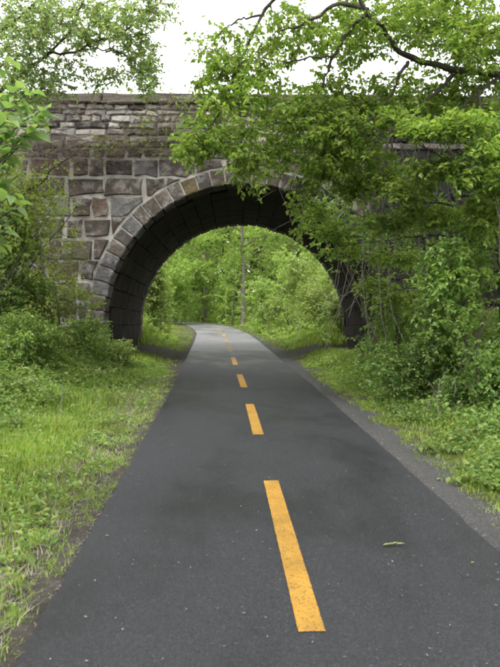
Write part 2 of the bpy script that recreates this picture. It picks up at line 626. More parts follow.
# ---- the path: a slab with a real edge, following the curve
def ribbon(mb, c, t0, t1, z_top, thick, jit=0.0):
    """c: (n,2) centre line; ribbon between offsets t0,t1"""
    tan = unit(np.gradient(c, axis=0))
    nrm = np.stack((tan[:, 1], -tan[:, 0]), 1)
    n = len(c)
    a0 = np.broadcast_to(t0, n) + rng.normal(0, jit, n)
    a1 = np.broadcast_to(t1, n) + rng.normal(0, jit, n)
    A = c + nrm * a0[:, None]
    B = c + nrm * a1[:, None]
    zc = SLOPE * np.clip(c[:, 1], -30, 70) + z_top
    cr = .012
    rows = [np.column_stack((A, zc - thick)), np.column_stack((A, zc - .004)), np.column_stack((A * .93 + B * .07, zc)), np.column_stack(((A + B) / 2, zc + cr)),
            np.column_stack((A * .07 + B * .93, zc)), np.column_stack((B, zc - .004)), np.column_stack((B, zc - thick))]
    v = np.stack(rows, 1)
    k = len(rows)
    i, j = np.meshgrid(np.arange(n - 1), np.arange(k - 1), indexing='ij')
    q = np.stack((i * k + j, i * k + j + 1, (i + 1) * k + j + 1, (i + 1) * k + j), -1).reshape(-1, 4)
    mb.add(v, quads=q)


line = smooth_line(CL, 700)
mb = MB()
ribbon(mb, line[line[:, 1] < 20.8], -HALF, HALF, 0.0, .05, .007)
path = mb.build('path', M['asphalt'])
mb = MB()
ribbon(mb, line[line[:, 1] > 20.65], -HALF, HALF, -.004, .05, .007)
far_path = mb.build('path', M['daylit_asphalt'])
tag(far_path, 'path curving left beyond the arch, its asphalt coloured paler for the open daylight', kind='structure')
tag(path, 'dark asphalt cycle path running straight up to and through the arch', kind='structure')

# worn strip of old tarmac along the path's far side, thinner dirt strip on the near side
mb = MB()
sl = line[(line[:, 1] > -4) & (line[:, 1] < 34)]
k = np.arange(len(sl))
wid = .40 + .09 * np.sin(k * .11) + .06 * np.sin(k * .31 + 2) + .05 * np.sin(k * .77)
ribbon(mb, sl, HALF - .05, HALF + wid, -.024, .08, .02)
tag(mb.build('shoulder_strip', M['old_asphalt']), 'strip of worn grey tarmac beside the path', kind='structure')
mb = MB()
wid = .20 + .06 * np.sin(k * .13 + 1) + .04 * np.sin(k * .41)
ribbon(mb, sl, -HALF - wid, -HALF + .05, -.026, .08, .02)
tag(mb.build('dirt_strip', M['dirt']), 'narrow strip of dirt and grit along the grass side of the path', kind='structure')


def pathdash(y0, y1, wd, name):
    mb = MB()
    n = 70
    ys = np.linspace(y0, y1, n)
    cx = np.interp(ys, _yy, _cxs)
    sl_ = np.interp(ys, _yy, _slp)
    l = cx - wd / 2 + rng.normal(0, .0009, n)
    r = cx + wd / 2 + rng.normal(0, .0009, n)
    z = SLOPE * ys + .0155
    v = np.stack((np.column_stack((l, ys + sl_ * wd / 2, z)), np.column_stack((cx, ys, z + .001)), np.column_stack((r, ys - sl_ * wd / 2, z))), 1)
    i = np.arange(n - 1)
    q = np.concatenate((np.stack((i * 3, i * 3 + 1, i * 3 + 4, i * 3 + 3), 1), np.stack((i * 3 + 1, i * 3 + 2, i * 3 + 5, i * 3 + 4), 1)))
    mb.add(v, quads=q)
    return mb.build(name, M['paint'], path if y0 < 20.2 else far_path)


for y0, y1 in ((-1.6, .75), (2.97, 5.52), (7.46, 9.72), (11.65, 13.75), (15.9, 18.2), (20.3, 22.6), (24.8, 27.2), (29.4, 31.8), (34, 36.4), (38.6, 41), (43.2, 45.6), (47.8, 50.2), (52.4, 54.8), (57, 59.4)):
    pathdash(y0, y1, .132, 'centre_line_dash')


# ------------------------------------------------------------------ the bridge
bridge = empty('stone_bridge', (AX, Y0, ground_z(AX, Y0)), 'old grey stone railway arch bridge spanning the asphalt path', 'bridge')


def stone_mesh(name, poly, depth, mapf, mat, bev=.03, bulge=.03, jit=.012, sub=2):
    """a rough block: convex outline poly (n,2) in the wall's plane, mapf(u, v, w) puts it in the world, w = out of the wall"""
    p = np.asarray(poly, float)
    P = []
    for i in range(len(p)):
        a, b = p[i], p[(i + 1) % len(p)]
        L = np.linalg.norm(b - a)
        k = sub if L > .18 else 1
        for s in range(k):
            P.append(a + (b - a) * s / k)
    P = np.array(P) + rng.normal(0, jit, (len(P), 2))
    c = P.mean(0)
    n = len(P)
    d = P - c
    ln = np.linalg.norm(d, axis=1, keepdims=True)
    inner = c + d * np.clip(1 - bev * 1.4 / np.maximum(ln, .05), .3, 1)
    rows = [np.column_stack((P, np.full(n, -depth))), np.column_stack((P, rng.uniform(-.012, .0, n))),
            np.column_stack((inner, bev + rng.normal(0, bulge * .5, n)))]
    v = np.concatenate(rows + [np.array([[c[0] + rng.normal(0, .04), c[1] + rng.normal(0, .03), bev + rng.normal(0, bulge * .4)]])])
    i = np.arange(n)
    j = (i + 1) % n
    q = np.concatenate((np.stack((i, j, n + j, n + i), 1), np.stack((n + i, n + j, 2 * n + j, 2 * n + i), 1)))
    t = np.stack((2 * n + i, 2 * n + j, np.full(n, 3 * n)), 1)
    mb = MB()
    mb.add(mapf(v[:, 0], v[:, 1], v[:, 2]), tris=t, quads=q)
    return mb.mesh(name, mat)


front = lambda u, v, w: np.column_stack((u, Y0 - w, v))
back = lambda u, v, w: np.column_stack((u, Y1 + w, v))

# solid body: mortar-coloured core with the arch cut through it
RC = AR + .18
BX0, BX1, BZ = -9.4, 9.7, -1.0


def core_profile():
    th = np.linspace(math.pi, 0, 33)
    arc = np.column_stack((AX + RC * np.cos(th), SPR + RC * np.sin(th)))
    return np.concatenate(([[AX - RC, BZ]], arc, [[AX + RC, BZ]]))


cp = core_profile()
mb = MB()
yf, yb = Y0 + .018, Y1 - .018
n = len(cp)
top = LEDGE
up = np.column_stack((np.linspace(BX0, BX1, n), np.full(n, top)))
up[0] = (BX0, BZ)
up[-1] = (BX1, BZ)
up[1] = (BX0, top)
up[-2] = (BX1, top)
for yv, flip in ((yf, False), (yb, True)):
    v = np.concatenate((np.column_stack((cp[:, 0], np.full(n, yv), cp[:, 1])), np.column_stack((up[:, 0], np.full(n, yv), up[:, 1]))))
    i = np.arange(n - 1)
    q = np.stack((i, i + 1, n + i + 1, n + i), 1)
    mb.add(v, quads=q[:, ::-1] if flip else q)
v = np.concatenate((np.column_stack((up[:, 0], np.full(n, yf), up[:, 1])), np.column_stack((up[:, 0], np.full(n, yb), up[:, 1]))))
mb.add(v, quads=np.stack((i, i + 1, n + i + 1, n + i), 1))
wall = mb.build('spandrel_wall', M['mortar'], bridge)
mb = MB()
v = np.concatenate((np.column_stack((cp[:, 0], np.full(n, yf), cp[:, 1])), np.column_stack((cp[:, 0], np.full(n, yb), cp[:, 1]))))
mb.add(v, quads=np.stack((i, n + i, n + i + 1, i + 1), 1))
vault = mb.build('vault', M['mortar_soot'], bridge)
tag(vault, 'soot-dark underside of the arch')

# vault stones, in courses along the barrel
PIER_B = .35


def vault_map(a, yv, w):
    """a: distance along the section from the left foot up over the crown to the right foot"""
    hp = SPR - PIER_B
    arc = math.pi * AR
    r = AR - w
    a = np.asarray(a, float)
    th = math.pi - (np.clip(a - hp, 0, arc)) / AR
    x = AX + r * np.cos(th)
    z = SPR + r * np.sin(th)
    z = np.where(a < hp, PIER_B + a, z)
    z = np.where(a > hp + arc, SPR - (a - hp - arc), z)
    return np.column_stack((x, yv, z))


tot = 2 * (SPR - PIER_B) + math.pi * AR
edges = np.concatenate((np.linspace(0, SPR - PIER_B, 4)[:-1], np.linspace(SPR - PIER_B, SPR - PIER_B + math.pi * AR, 25), SPR - PIER_B + math.pi * AR + np.linspace(0, SPR - PIER_B, 4)[1:]))
for r_ in range(len(edges) - 1):
    a0, a1 = edges[r_] + .005, edges[r_ + 1] - .005
    y = Y0 + .5 + (.35 if r_ % 2 else 0)
    while y < Y1 - .4:
        ln = random.uniform(.5, 1.3)
        y2 = min(y + ln, Y1 - .35)
        if y2 - y > .2:
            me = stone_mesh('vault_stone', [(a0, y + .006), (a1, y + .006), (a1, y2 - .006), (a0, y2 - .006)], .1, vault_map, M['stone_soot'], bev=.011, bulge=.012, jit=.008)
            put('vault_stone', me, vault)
        y = y2

# arch ring, one on each face
ring_t = .42
th = np.linspace(math.pi, 0, 41)
rings = []
for (yv, s) in ((Y0 + .012, 1), (Y1 - .012, -1)):
    mb = MB()
    a = np.column_stack((AX + (AR + .02) * np.cos(th), np.full(41, yv), SPR + (AR + .02) * np.sin(th)))
    b = np.column_stack((AX + (AR + ring_t) * np.cos(th), np.full(41, yv), SPR + (AR + ring_t) * np.sin(th)))
    i = np.arange(40)
    q = np.stack((i, i + 1, 41 + i + 1, 41 + i), 1)
    mb.add(np.concatenate((a, b)), quads=q if s > 0 else q[:, ::-1])
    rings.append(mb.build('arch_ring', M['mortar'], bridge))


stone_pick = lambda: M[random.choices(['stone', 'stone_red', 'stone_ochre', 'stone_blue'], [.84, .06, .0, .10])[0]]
NV = 33
for side in (0, 1):
    da = math.pi / NV
    cuts = np.linspace(0, math.pi, NV + 1)
    cuts[1:-1] += rng.normal(0, da * .06, NV - 1)
    for k_ in range(NV):
        a0, a1 = cuts[k_] + .0045, cuts[k_ + 1] - .0045
        r0, r1 = AR - .02 + random.uniform(-.01, .01), AR + ring_t - .03 + random.uniform(-.03, .03)
        # the outline is given in (angle, radius); angle jitter must stay small, so build it in plane coordinates
        pts2 = [(AX + r * math.cos(a), SPR + r * math.sin(a)) for a, r in ((a1, r0), (a0, r0), (a0, r1), (a1, r1))][::1]
        mp = front if side == 0 else back
        mt = stone_pick()
        if side == 0 and k_ in (20,):
            mt = M['stone_ochre']
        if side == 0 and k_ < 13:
            mt = M['stone_shaded']
        me = stone_mesh('voussoir', pts2 if side == 1 else pts2, .5, mp, mt, bev=.022, bulge=.02, jit=.006)
        put('voussoir', me, rings[side])

# jamb stones below the springing
for side in (0, 1):
    for sx in (-1, 1):
        z = .1
        hs_ = [.44, .4, .42, .39]
        for k_, h_ in enumerate(hs_):
            z2 = min(z + h_, SPR - .008)
            if k_ == 3:
                z2 = SPR - .008
            wd = .52 if k_ % 2 else .46
            xi = AX + sx * (AR - .01)
            xo = AX + sx * (AR + wd)
            x0_, x1_ = sorted((xi, xo))
            mt = M['stone_ochre'] if (side == 0 and sx < 0 and k_ == 3) else (stone_pick() if sx < 0 else M['stone_shaded'])
            me = stone_mesh('jamb_stone', [(x0_, z + .012), (x1_, z + .012), (x1_, z2 - .012), (x0_, z2 - .012)], .5, front if side == 0 else back, mt, bev=.03, bulge=.025, jit=.01)
            put('jamb_stone', me, rings[side])
            z = z2


def clip_half(poly, p0, nrm):
    """keep the side of the line through p0 that nrm points to"""
    out = []
    m_ = len(poly)
    for i in range(m_):
        a, b = np.array(poly[i]), np.array(poly[(i + 1) % m_])
        da, db = np.dot(a - p0, nrm), np.dot(b - p0, nrm)
        if da >= 0:
            out.append(a)
        if (da >= 0) != (db >= 0):
            out.append(a + (b - a) * da / (da - db))
    return out


def poly_area(p):
    p = np.array(p)
    x, y = p[:, 0], p[:, 1]
    return .5 * abs(np.dot(x, np.roll(y, -1)) - np.dot(y, np.roll(x, -1)))


courses = [-.45, .12, .66, 1.2, 1.74, 2.3, 2.84, 3.36, 3.9, 4.44, 4.96, 5.46, 5.92]
courses = courses + [LEDGE - .02]
RO = AR + ring_t + .015
WING_L, WING_R = -4.95, 5.6


def ashlar(side, x0, x1, parent):
    for r_ in range(len(courses) - 1):
        z0, z1 = courses[r_], courses[r_ + 1]
        if z1 - z0 < .2:
            continue
        x = x0 - random.uniform(0, .6)
        while x < x1:
            wd = random.choice((random.uniform(.35, .6), random.uniform(.55, 1.15), random.uniform(.6, .95)))
            xa, xb = max(x, x0), min(x + wd, x1)
            x += wd
            if xb - xa < .12:
                continue
            g = random.uniform(.026, .05)
            j = lambda s=.028: random.uniform(-s, s)
            poly = [np.array((xa + g + j(), z0 + g + j())), np.array((xb - g + j(), z0 + g + j())), np.array((xb - g + j(), z1 - g + j())), np.array((xa + g + j(), z1 - g + j()))]
            # keep clear of jambs
            if z1 < SPR + .3 and abs((xa + xb) / 2 - AX) < AR + .5:
                if xb < AX:
                    poly = clip_half(poly, np.array((AX - AR - .55, 0)), np.array((-1.0, 0)))
                elif xa > AX:
                    poly = clip_half(poly, np.array((AX + AR + .55, 0)), np.array((1.0, 0)))
                else:
                    continue
            if len(poly) < 3:
                continue
            if z1 >= SPR:
                c = np.mean(poly, 0)
                v = c - np.array((AX, SPR))
                far_in = min(np.linalg.norm(np.array(p) - np.array((AX, SPR))) for p in poly)
                if far_in < RO or np.linalg.norm(v) < RO:
                    # part of the block lies outside the ring: cut along the ring's tangent there
                    corner = max(poly, key=lambda p: np.linalg.norm(np.array(p) - np.array((AX, SPR))))
                    d1 = corner - np.array((AX, SPR))
                    if np.linalg.norm(d1) < RO + .1:
                        continue
                    dd = v * .55 / max(np.linalg.norm(v), .01) + d1 * .45 / np.linalg.norm(d1)
                    dd = dd / np.linalg.norm(dd)
                    poly = clip_half(poly, np.array((AX, SPR)) + dd * (RO + .015), dd)
            if len(poly) < 3 or poly_area(poly) < .018:
                continue
            me = stone_mesh('ashlar_block', poly, .06, front if side == 0 else back, stone_pick() if (xa + xb) / 2 + random.uniform(-.7, .7) < 3.1 else M['stone_shaded'], bev=.02, bulge=.032, jit=.017)
            put('ashlar_block', me, parent)


ashlar(0, -6.9, 6.9, wall)

# ledge, rubble parapet and coping
PY = Y0 + .16
prf = lambda u, v, w: np.column_stack((u, PY - w, v))
mb = MB()


def box(mb, x0, x1, y0, y1, z0, z1):
    v = [(x, y, z) for x in (x0, x1) for y in (y0, y1) for z in (z0, z1)]
    mb.add(v, quads=[(0, 1, 3, 2), (4, 6, 7, 5), (0, 4, 5, 1), (2, 3, 7, 6), (0, 2, 6, 4), (1, 5, 7, 3)])


box(mb, BX0 + .02, BX1 - .02, PY + .05, PY + .65, LEDGE - .1, WALL_TOP - .22)
parapet = mb.build('parapet', M['mortar'], bridge)
mb = MB()
box(mb, BX0 + .02, BX1 - .02, Y1 - .75, Y1 - .15, LEDGE - .1, WALL_TOP - .12)
mb.build('rear_parapet', M['mortar'], bridge)
z = LEDGE + .01
while z < WALL_TOP - .27:
    h_ = random.uniform(.11, .19)
    z2 = min(z + h_, WALL_TOP - .24)
    x = -6.8 + random.uniform(-.3, 0)
    while x < 5.4:
        wd = random.choice((random.uniform(.16, .4), random.uniform(.35, .85)))
        g = .012
        j = lambda: random.uniform(-.014, .014)
        me = stone_mesh('rubble_stone', [(x + g, z + g + j()), (x + wd - g, z + g + j()), (x + wd - g, z2 - g + j()), (x + g, z2 - g + j())], .06,
                        prf, M['stone_shaded'] if x + random.uniform(-.6, .6) > 2.0 else (M['rubble'] if random.random() < .8 else M['stone']), bev=.03, bulge=.022, jit=.016)
        put('rubble_stone', me, parapet)
        x += wd
    z = z2
x = -7.0
while x < 6.8:
    wd = random.uniform(.9, 1.6)
    me = stone_mesh('coping_stone', [(x + .004, WALL_TOP - .24), (x + wd - .004, WALL_TOP - .24), (x + wd - .004, WALL_TOP + random.uniform(-.015, .015)), (x + .004, WALL_TOP + random.uniform(-.015, .015))],
                    .7, lambda u, v, w: np.column_stack((u, PY - .08 - w, v)), M['coping'], bev=.03, bulge=.02, jit=.012)
    put('coping_stone', me, parapet)
    x += wd
# broken ledge slabs under the parapet
x = -6.9
mb = None
while x < 6.8:
    wd = random.uniform(.5, 1.3)
    me = stone_mesh('ledge_slab', [(x + .01, LEDGE - .01), (x + wd - .01, LEDGE - .01 + random.uniform(-.01, .01)), (x + wd - .01, LEDGE + .14), (x + .01, LEDGE + .13)],
                    .25, lambda u, v, w: np.column_stack((u, Y0 - .04 - w, v)), M['coping'] if random.random() < .6 else M['stone'], bev=.03, bulge=.03, jit=.02)
    put('ledge_slab', me, parapet)
    x += wd

# wing walls, stepping forward of the spandrel with stepped tops
WINGY = Y0 - .55


def wing(x0, x1, ztop_near, ztop_far, sgn):
    mb = MB()
    zb, r_ = -.6, 0
    box(mb, x0 + .03, x1 - .03, WINGY + .03, Y0 + .03, -.6, .1)
    while .1 + .53 * r_ < ztop_near:
        box(mb, x0 + .03, x1 - .03, WINGY + .09 * r_ + .03, Y0 + .03, .1 + .53 * r_ + .001, .1 + .53 * (r_ + 1) - .025)
        r_ += 1
    wg = mb.build('wing_wall', M['mortar'], bridge)
    z = .1
    r_ = 0
    while z < ztop_near:
        h_ = .53
        frac = (x1 - x0)
        x = x0 - random.uniform(0, .4)
        while x < x1:
            wd = random.uniform(.6, 1.1)
            xa, xb = max(x, x0), min(x + wd, x1)
            x += wd
            if xb - xa < .2:
                continue
            # depth steps back with height
            yo = WINGY + .09 * r_
            me = stone_mesh('wing_block', [(xa + .02, z + .02), (xb - .02, z + .02), (xb - .02, z + h_ - .02), (xa + .02, z + h_ - .02)], .55,
                            lambda u, v, w, yo=yo: np.column_stack((u, yo - w, v)), stone_pick() if sgn < 0 else M['stone_shaded'], bev=.022, bulge=.03, jit=.018)
            put('wing_block', me, wg)
        z += h_
        r_ += 1


wing(-6.95, WING_L, 3.7, 3.7, -1)
wing(5.3, 7.2, 4.2, 4.2, 1)

bridge.rotation_euler = (0, 0, math.radians(-1.4))


# ------------------------------------------------------------------ trees
def limb_curve(p, r0, r1, n=14, wob=.015):
    c = smooth_line(np.array(p, float), n, wob)
    return c, np.linspace(r0, r1, n)


def tree(name, label, cat, trunk_pts, tr0, tr1, limbs, clusters, leafmat, bark, m=10, span=.35, leaf=.07, aspect=.6, droop=.3, group=None,
         rtip=.004, rmax=.02, trunk_sides=10, fine=False, crown='crown', extra_dir=None, spread=1.0):
    base = np.array(trunk_pts[0], float)
    t = empty(name, base, label, cat, group)
    mb = MB()
    c, r = limb_curve(trunk_pts, tr0, tr1, 18, .02 * tr0)
    r[0] *= 1.35
    tubes(mb, c[None], r[None], trunk_sides)
    mb.build('trunk', M[bark], t, smooth=True)
    nodes = [c[4:]]
    for (p, a, b) in limbs:
        lb = MB()
        cc, rr = limb_curve(p, a, b, 22, .007 + .12 * a)
        rr = rr * rng.uniform(.86, 1.14, len(rr))
        tubes(lb, cc[None], rr[None], 7)
        lb.build('limb', M[bark], t, smooth=True)
        nodes.append(cc)
    nodes = np.concatenate(nodes)
    tw = MB()
    D = grow(tw, nodes, clusters, rtip, rmax, K=3 if span > .6 else 4)
    if extra_dir is not None:
        D = D + extra_dir
    D = D + rng.normal(0, .35, D.shape)
    D[:, 2] *= .6
    # a twiglet carries each spray
    tp = np.stack((clusters - unit(D) * span * .5, clusters + unit(D) * span * .25, clusters + unit(D) * span * .55), 1)
    if span < .6:
      tubes(tw, tp, np.tile(np.array((.6, .5, .25)) * rtip * 1.2, (len(tp), 1)), 3, rnd=rng.random(len(tp)))
    tag(tw.build('twigs', M['twig'], t), kind='stuff')
    lf = MB()
    sprigs(lf, clusters, D, m, span, leaf, aspect, droop, spread=spread, fine=fine)
    lf.build(crown, M[leafmat], t)
    return t


# --- the big tree leaning in from the right
A = at
right_blobs = [
    # u, v, ru, rv, depth, rdepth, count
    (232, 100, 42, 40, 9.2, .9, 66), (205, 138, 26, 20, 9.0, .6, 32), (190, 152, 14, 11, 8.9, .4, 16), (250, 160, 24, 38, 9.0, .6, 36),
    (215, 45, 26, 30, 9.3, .7, 12), (222, 75, 22, 22, 9.2, .6, 16), (258, 60, 34, 40, 9.3, .8, 34), (300, 30, 50, 32, 9.5, .8, 34), (295, 115, 42, 34, 9.6, .9, 64),
    (345, 45, 40, 40, 9.8, .8, 40), (385, 20, 60, 40, 9.8, 1.0, 74), (450, 25, 60, 45, 9.9, 1.2, 120), (350, 105, 55, 34, 10.1, .8, 72), (420, 95, 60, 30, 10.3, .7, 60), (470, 105, 50, 30, 10.3, .7, 54),
    (330, 155, 42, 32, 10.2, .8, 50), (305, 205, 18, 34, 10.3, .6, 16), (480, 50, 36, 40, 10.0, 1.0, 66), (330, 125, 40, 30, 9.8, .8, 40), (282, 150, 26, 22, 9.6, .6, 26),
    (400, -60, 130, 40, 10.2, 1.6, 60), (280, -40, 60, 30, 9.4, 1.0, 20), (560, 20, 60, 90, 10.8, 1.4, 90), (540, -120, 130, 70, 11, 2.0, 80),
]
rb = blob_pts(right_blobs, 2.3)
root = at(600, 330, 10.6)
root[2] = ground_z(root[0], root[1]) - .1
tree('overhanging_tree', 'large leafy tree leaning over the path from the right with a long dark limb', 'tree',
     [root, A(592, 230, 10.6), A(575, 140, 10.5), A(560, 60, 10.4), A(548, -60, 10.2), A(530, -180, 10.2)], .24, .08,
     [([A(563, 90, 10.4), A(530, 82, 10.1), A(500, 75, 10), A(455, 70, 9.8), A(418, 60, 9.6), A(398, 50, 9.4), A(383, 28, 9.2), A(368, 10, 9.1), A(345, -25, 9.0)], .066, .026),
      ([A(369, 12, 9.1), A(352, 28, 9.15), A(335, 52, 9.2), A(328, 68, 9.3), A(322, 85, 9.3), A(308, 110, 9.4), A(297, 128, 9.5)], .034, .012),
      ([A(332, 56, 9.2), A(310, 58, 9.2), A(285, 62, 9.1), A(262, 58, 9.1)], .02, .008),
      ([A(409, 62, 9.5), A(398, 78, 9.5), A(390, 98, 9.6), A(372, 120, 9.8)], .03, .01),
      ([A(368, 10, 9.1), A(340, 4, 9.1), A(318, 16, 9.1), A(300, 25, 9.2), A(275, 32, 9.2)], .035, .01),
      ([A(345, -25, 9.0), A(300, -20, 8.9), A(262, 15, 9.0), A(238, 70, 9.1), A(222, 110, 9.1), A(195, 148, 8.9)], .035, .008),
      ([A(262, 15, 9.0), A(235, 22, 9.1), A(214, 40, 9.2)], .02, .006),
      ([A(240, 70, 9.1), A(252, 120, 9.1), A(250, 180, 9.0)], .018, .006),
      ([A(500, 76, 10), A(470, 100, 9.7), A(440, 125, 9.3)], .03, .008),
      ([A(455, 70, 9.8), A(440, 90, 9.8), A(410, 110, 9.9), A(350, 140, 10.1), A(310, 190, 10.3)], .035, .008),
      ([A(555, 20, 10.3), A(500, -20, 10), A(440, -40, 9.8), A(390, -50, 9.6)], .08, .02)],
     rb, 'leaf_right', 'bark', m=13, span=.36, leaf=.082, aspect=.62, droop=.45, rmax=.014)

# --- the tree whose branches hang in from the upper left
left_blobs = [(20, 25, 40, 40, 9.5, 1.0, 75), (60, 20, 40, 30, 9.5, 1.0, 52), (105, 22, 42, 26, 9.6, .8, 66), (150, 12, 28, 22, 9.6, .7, 30), (147, 66, 16, 36, 9.7, .5, 44), (25, 70, 40, 26, 9.7, .8, 34), (95, 80, 40, 12, 9.8, .6, 12),
              (130, 45, 24, 20, 9.7, .5, 26), (112, 75, 26, 14, 9.8, .6, 9), (20, 90, 28, 34, 9.7, .8, 40), (60, 62, 30, 24, 9.7, .7, 22), (85, 42, 18, 16, 9.6, .6, 14), (50, 90, 30, 14, 9.8, .6, 16),
              (40, -40, 90, 40, 9.8, 1.2, 50), (130, -35, 50, 26, 9.8, 1.0, 18), (-50, 20, 40, 80, 9.8, 1.5, 110), (-60, -100, 110, 60, 10, 2, 130)]
lb_ = blob_pts(left_blobs, 2.3)
root = at(-95, 330, 10.0)
root[2] = ground_z(root[0], root[1]) - .1
tree('slender_tree', 'pale green small-leaved tree reaching in at the upper left corner', 'tree',
     [root, A(-85, 220, 10), A(-70, 130, 10), A(-60, 40, 9.9), A(-40, -60, 9.8), A(-20, -160, 9.8)], .16, .05,
     [([A(-74, 150, 10), A(-20, 110, 9.8), A(24, 72, 9.7), A(48, 53, 9.6), A(67, 36, 9.6), A(80, 8, 9.6), A(95, -30, 9.6)], .036, .011),
      ([A(-60, 70, 9.9), A(-25, 45, 9.8), A(0, 31, 9.7), A(24, 14, 9.6), A(45, -8, 9.6)], .045, .012),
      ([A(48, 53, 9.6), A(75, 52, 9.6), A(91, 43, 9.6), A(110, 38, 9.6), A(134, 25, 9.6), A(155, 8, 9.6)], .024, .008),
      ([A(85, 47, 9.6), A(105, 50, 9.7), A(125, 55, 9.7), A(143, 72, 9.7)], .014, .005),
      ([A(24, 72, 9.7), A(30, 52, 9.6), A(20, 36, 9.6)], .016, .006),
      ([A(-20, 110, 9.8), A(10, 112, 9.8), A(35, 95, 9.8), A(55, 80, 9.8)], .02, .006),
      ([A(-40, -60, 9.8), A(20, -50, 9.6), A(80, -40, 9.6), A(130, -30, 9.6)], .05, .015)],
     lb_, 'leaf_left', 'bark', m=13, span=.3, leaf=.062, aspect=.55, droop=.35, rmax=.010)

# --- young sapling close by on the left, its large leaves picked out one by one
sap_root = np.array((-2.45, 4.1, 0))
sap_root[2] = ground_z(sap_root[0], sap_root[1]) - .03
sap = empty('sapling', sap_root, 'young sapling with big bright leaves close by at the left edge', 'sapling')
mb = MB()
stem_c, stem_r = limb_curve([sap_root, sap_root + (.02, .05, .8), sap_root + (.1, .0, 1.7), sap_root + (.06, .05, 2.5), sap_root + (.12, .1, 3.0)], .022, .008, 16, .006)
tubes(mb, stem_c[None], stem_r[None], 7)
mb.build('stem', M['bark'], sap, smooth=True)
sap_branches = []
for (u, v, d, nl, k_) in ((44, 108, 3.95, 13, 9), (20, 86, 4.2, 11, 10), (38, 124, 3.9, 11, 8), (8, 120, 3.85, 11, 9), (24, 104, 4.1, 11, 9), (2, 96, 4.1, 9, 10), (10, 140, 4.0, 8, 8),
                          (14, 192, 3.9, 9, 7), (10, 218, 4.0, 9, 6), (4, 240, 4.0, 8, 6), (2, 175, 4.0, 7, 7), (-8, 50, 4.3, 8, 12), (12, 60, 4.3, 5, 12), (30, 92, 4.0, 9, 10), (50, 116, 4.0, 7, 8), (26, 132, 3.95, 9, 8), (20, 205, 3.95, 8, 7), (8, 228, 3.9, 8, 6), (18, 176, 4.1, 7, 7), (0, 258, 4.0, 8, 5), (12, 150, 4.05, 9, 8)):
    e = at(u, v, d)
    s_ = stem_c[k_]
    sap_branches.append(([s_, s_ * .6 + e * .4 + np.array((0, 0, .10)), s_ * .25 + e * .75 + np.array((0, 0, .07)), e], nl))
sap_branches += [([stem_c[10], stem_c[10] + (-.3, .1, .15), stem_c[10] + (-.55, .2, .1)], 8), ([stem_c[13], stem_c[13] + (.1, -.25, .15), stem_c[13] + (.1, -.5, .1)], 8)]
leaf_kinds = []
for rv_, dr_, wd_ in ((.05, .12, .62), (.3, .2, .56), (.5, .05, .66), (.8, .25, .6)):
    lm = MB()
    add_leaves(lm, np.zeros((1, 3)), np.array([[0, 1.0, 0]]), np.array([[0, 0, 1.0]]), 1.0, wd_, droop=dr_, fine=True)
    lm.r = [np.full(9, rv_, np.float32)]
    leaf_kinds.append(lm.mesh('leaf', M['leaf_near'], smooth=True))
import mathutils
for pts_, nl in sap_branches:
    mb = MB()
    c, r = limb_curve(pts_, .009, .003, 10, .004)
    tubes(mb, c[None], r[None], 5)
    br = mb.build('branch', M['bark'], sap, smooth=True)
    for k_ in range(nl):
        f = .5 + .5 * (k_ + .6) / nl
        ix = f * (len(c) - 1)
        p = c[int(ix)] * (1 - ix % 1) + c[min(int(ix) + 1, len(c) - 1)] * (ix % 1)
        tn = unit(c[-1] - c[-4])
        sd = unit(np.cross(tn, (0, 0, 1.0))) * (1 if k_ % 2 else -1)
        ax = unit(sd * .8 + tn * .7 + np.array((0, 0, -.45)) + rng.normal(0, .3, 3))
        nr = np.array((0, -.25, 1.0)) + rng.normal(0, .35, 3)
        xx = unit(np.cross(ax, nr))
        zz = np.cross(xx, ax)
        L = random.uniform(.08, .14)
        mt = mathutils.Matrix(((xx[0] * L, ax[0] * L, zz[0] * L, p[0]), (xx[1] * L, ax[1] * L, zz[1] * L, p[1]), (xx[2] * L, ax[2] * L, zz[2] * L, p[2]), (0, 0, 0, 1)))
        o = bpy.data.objects.new('leaf', random.choice(leaf_kinds))
        COL.objects.link(o)
        o.parent = br
        o.matrix_parent_inverse = (sap.matrix_basis).inverted()
        o.matrix_parent_inverse = mathutils.Matrix.Identity(4)
        o.matrix_basis = mt
        o['_w'] = 1
# the branch objects sit at the world origin in effect, so leaf matrices are already in world space
for o in list(bpy.data.objects):
    if '_w' in o.keys():
        del o['_w']


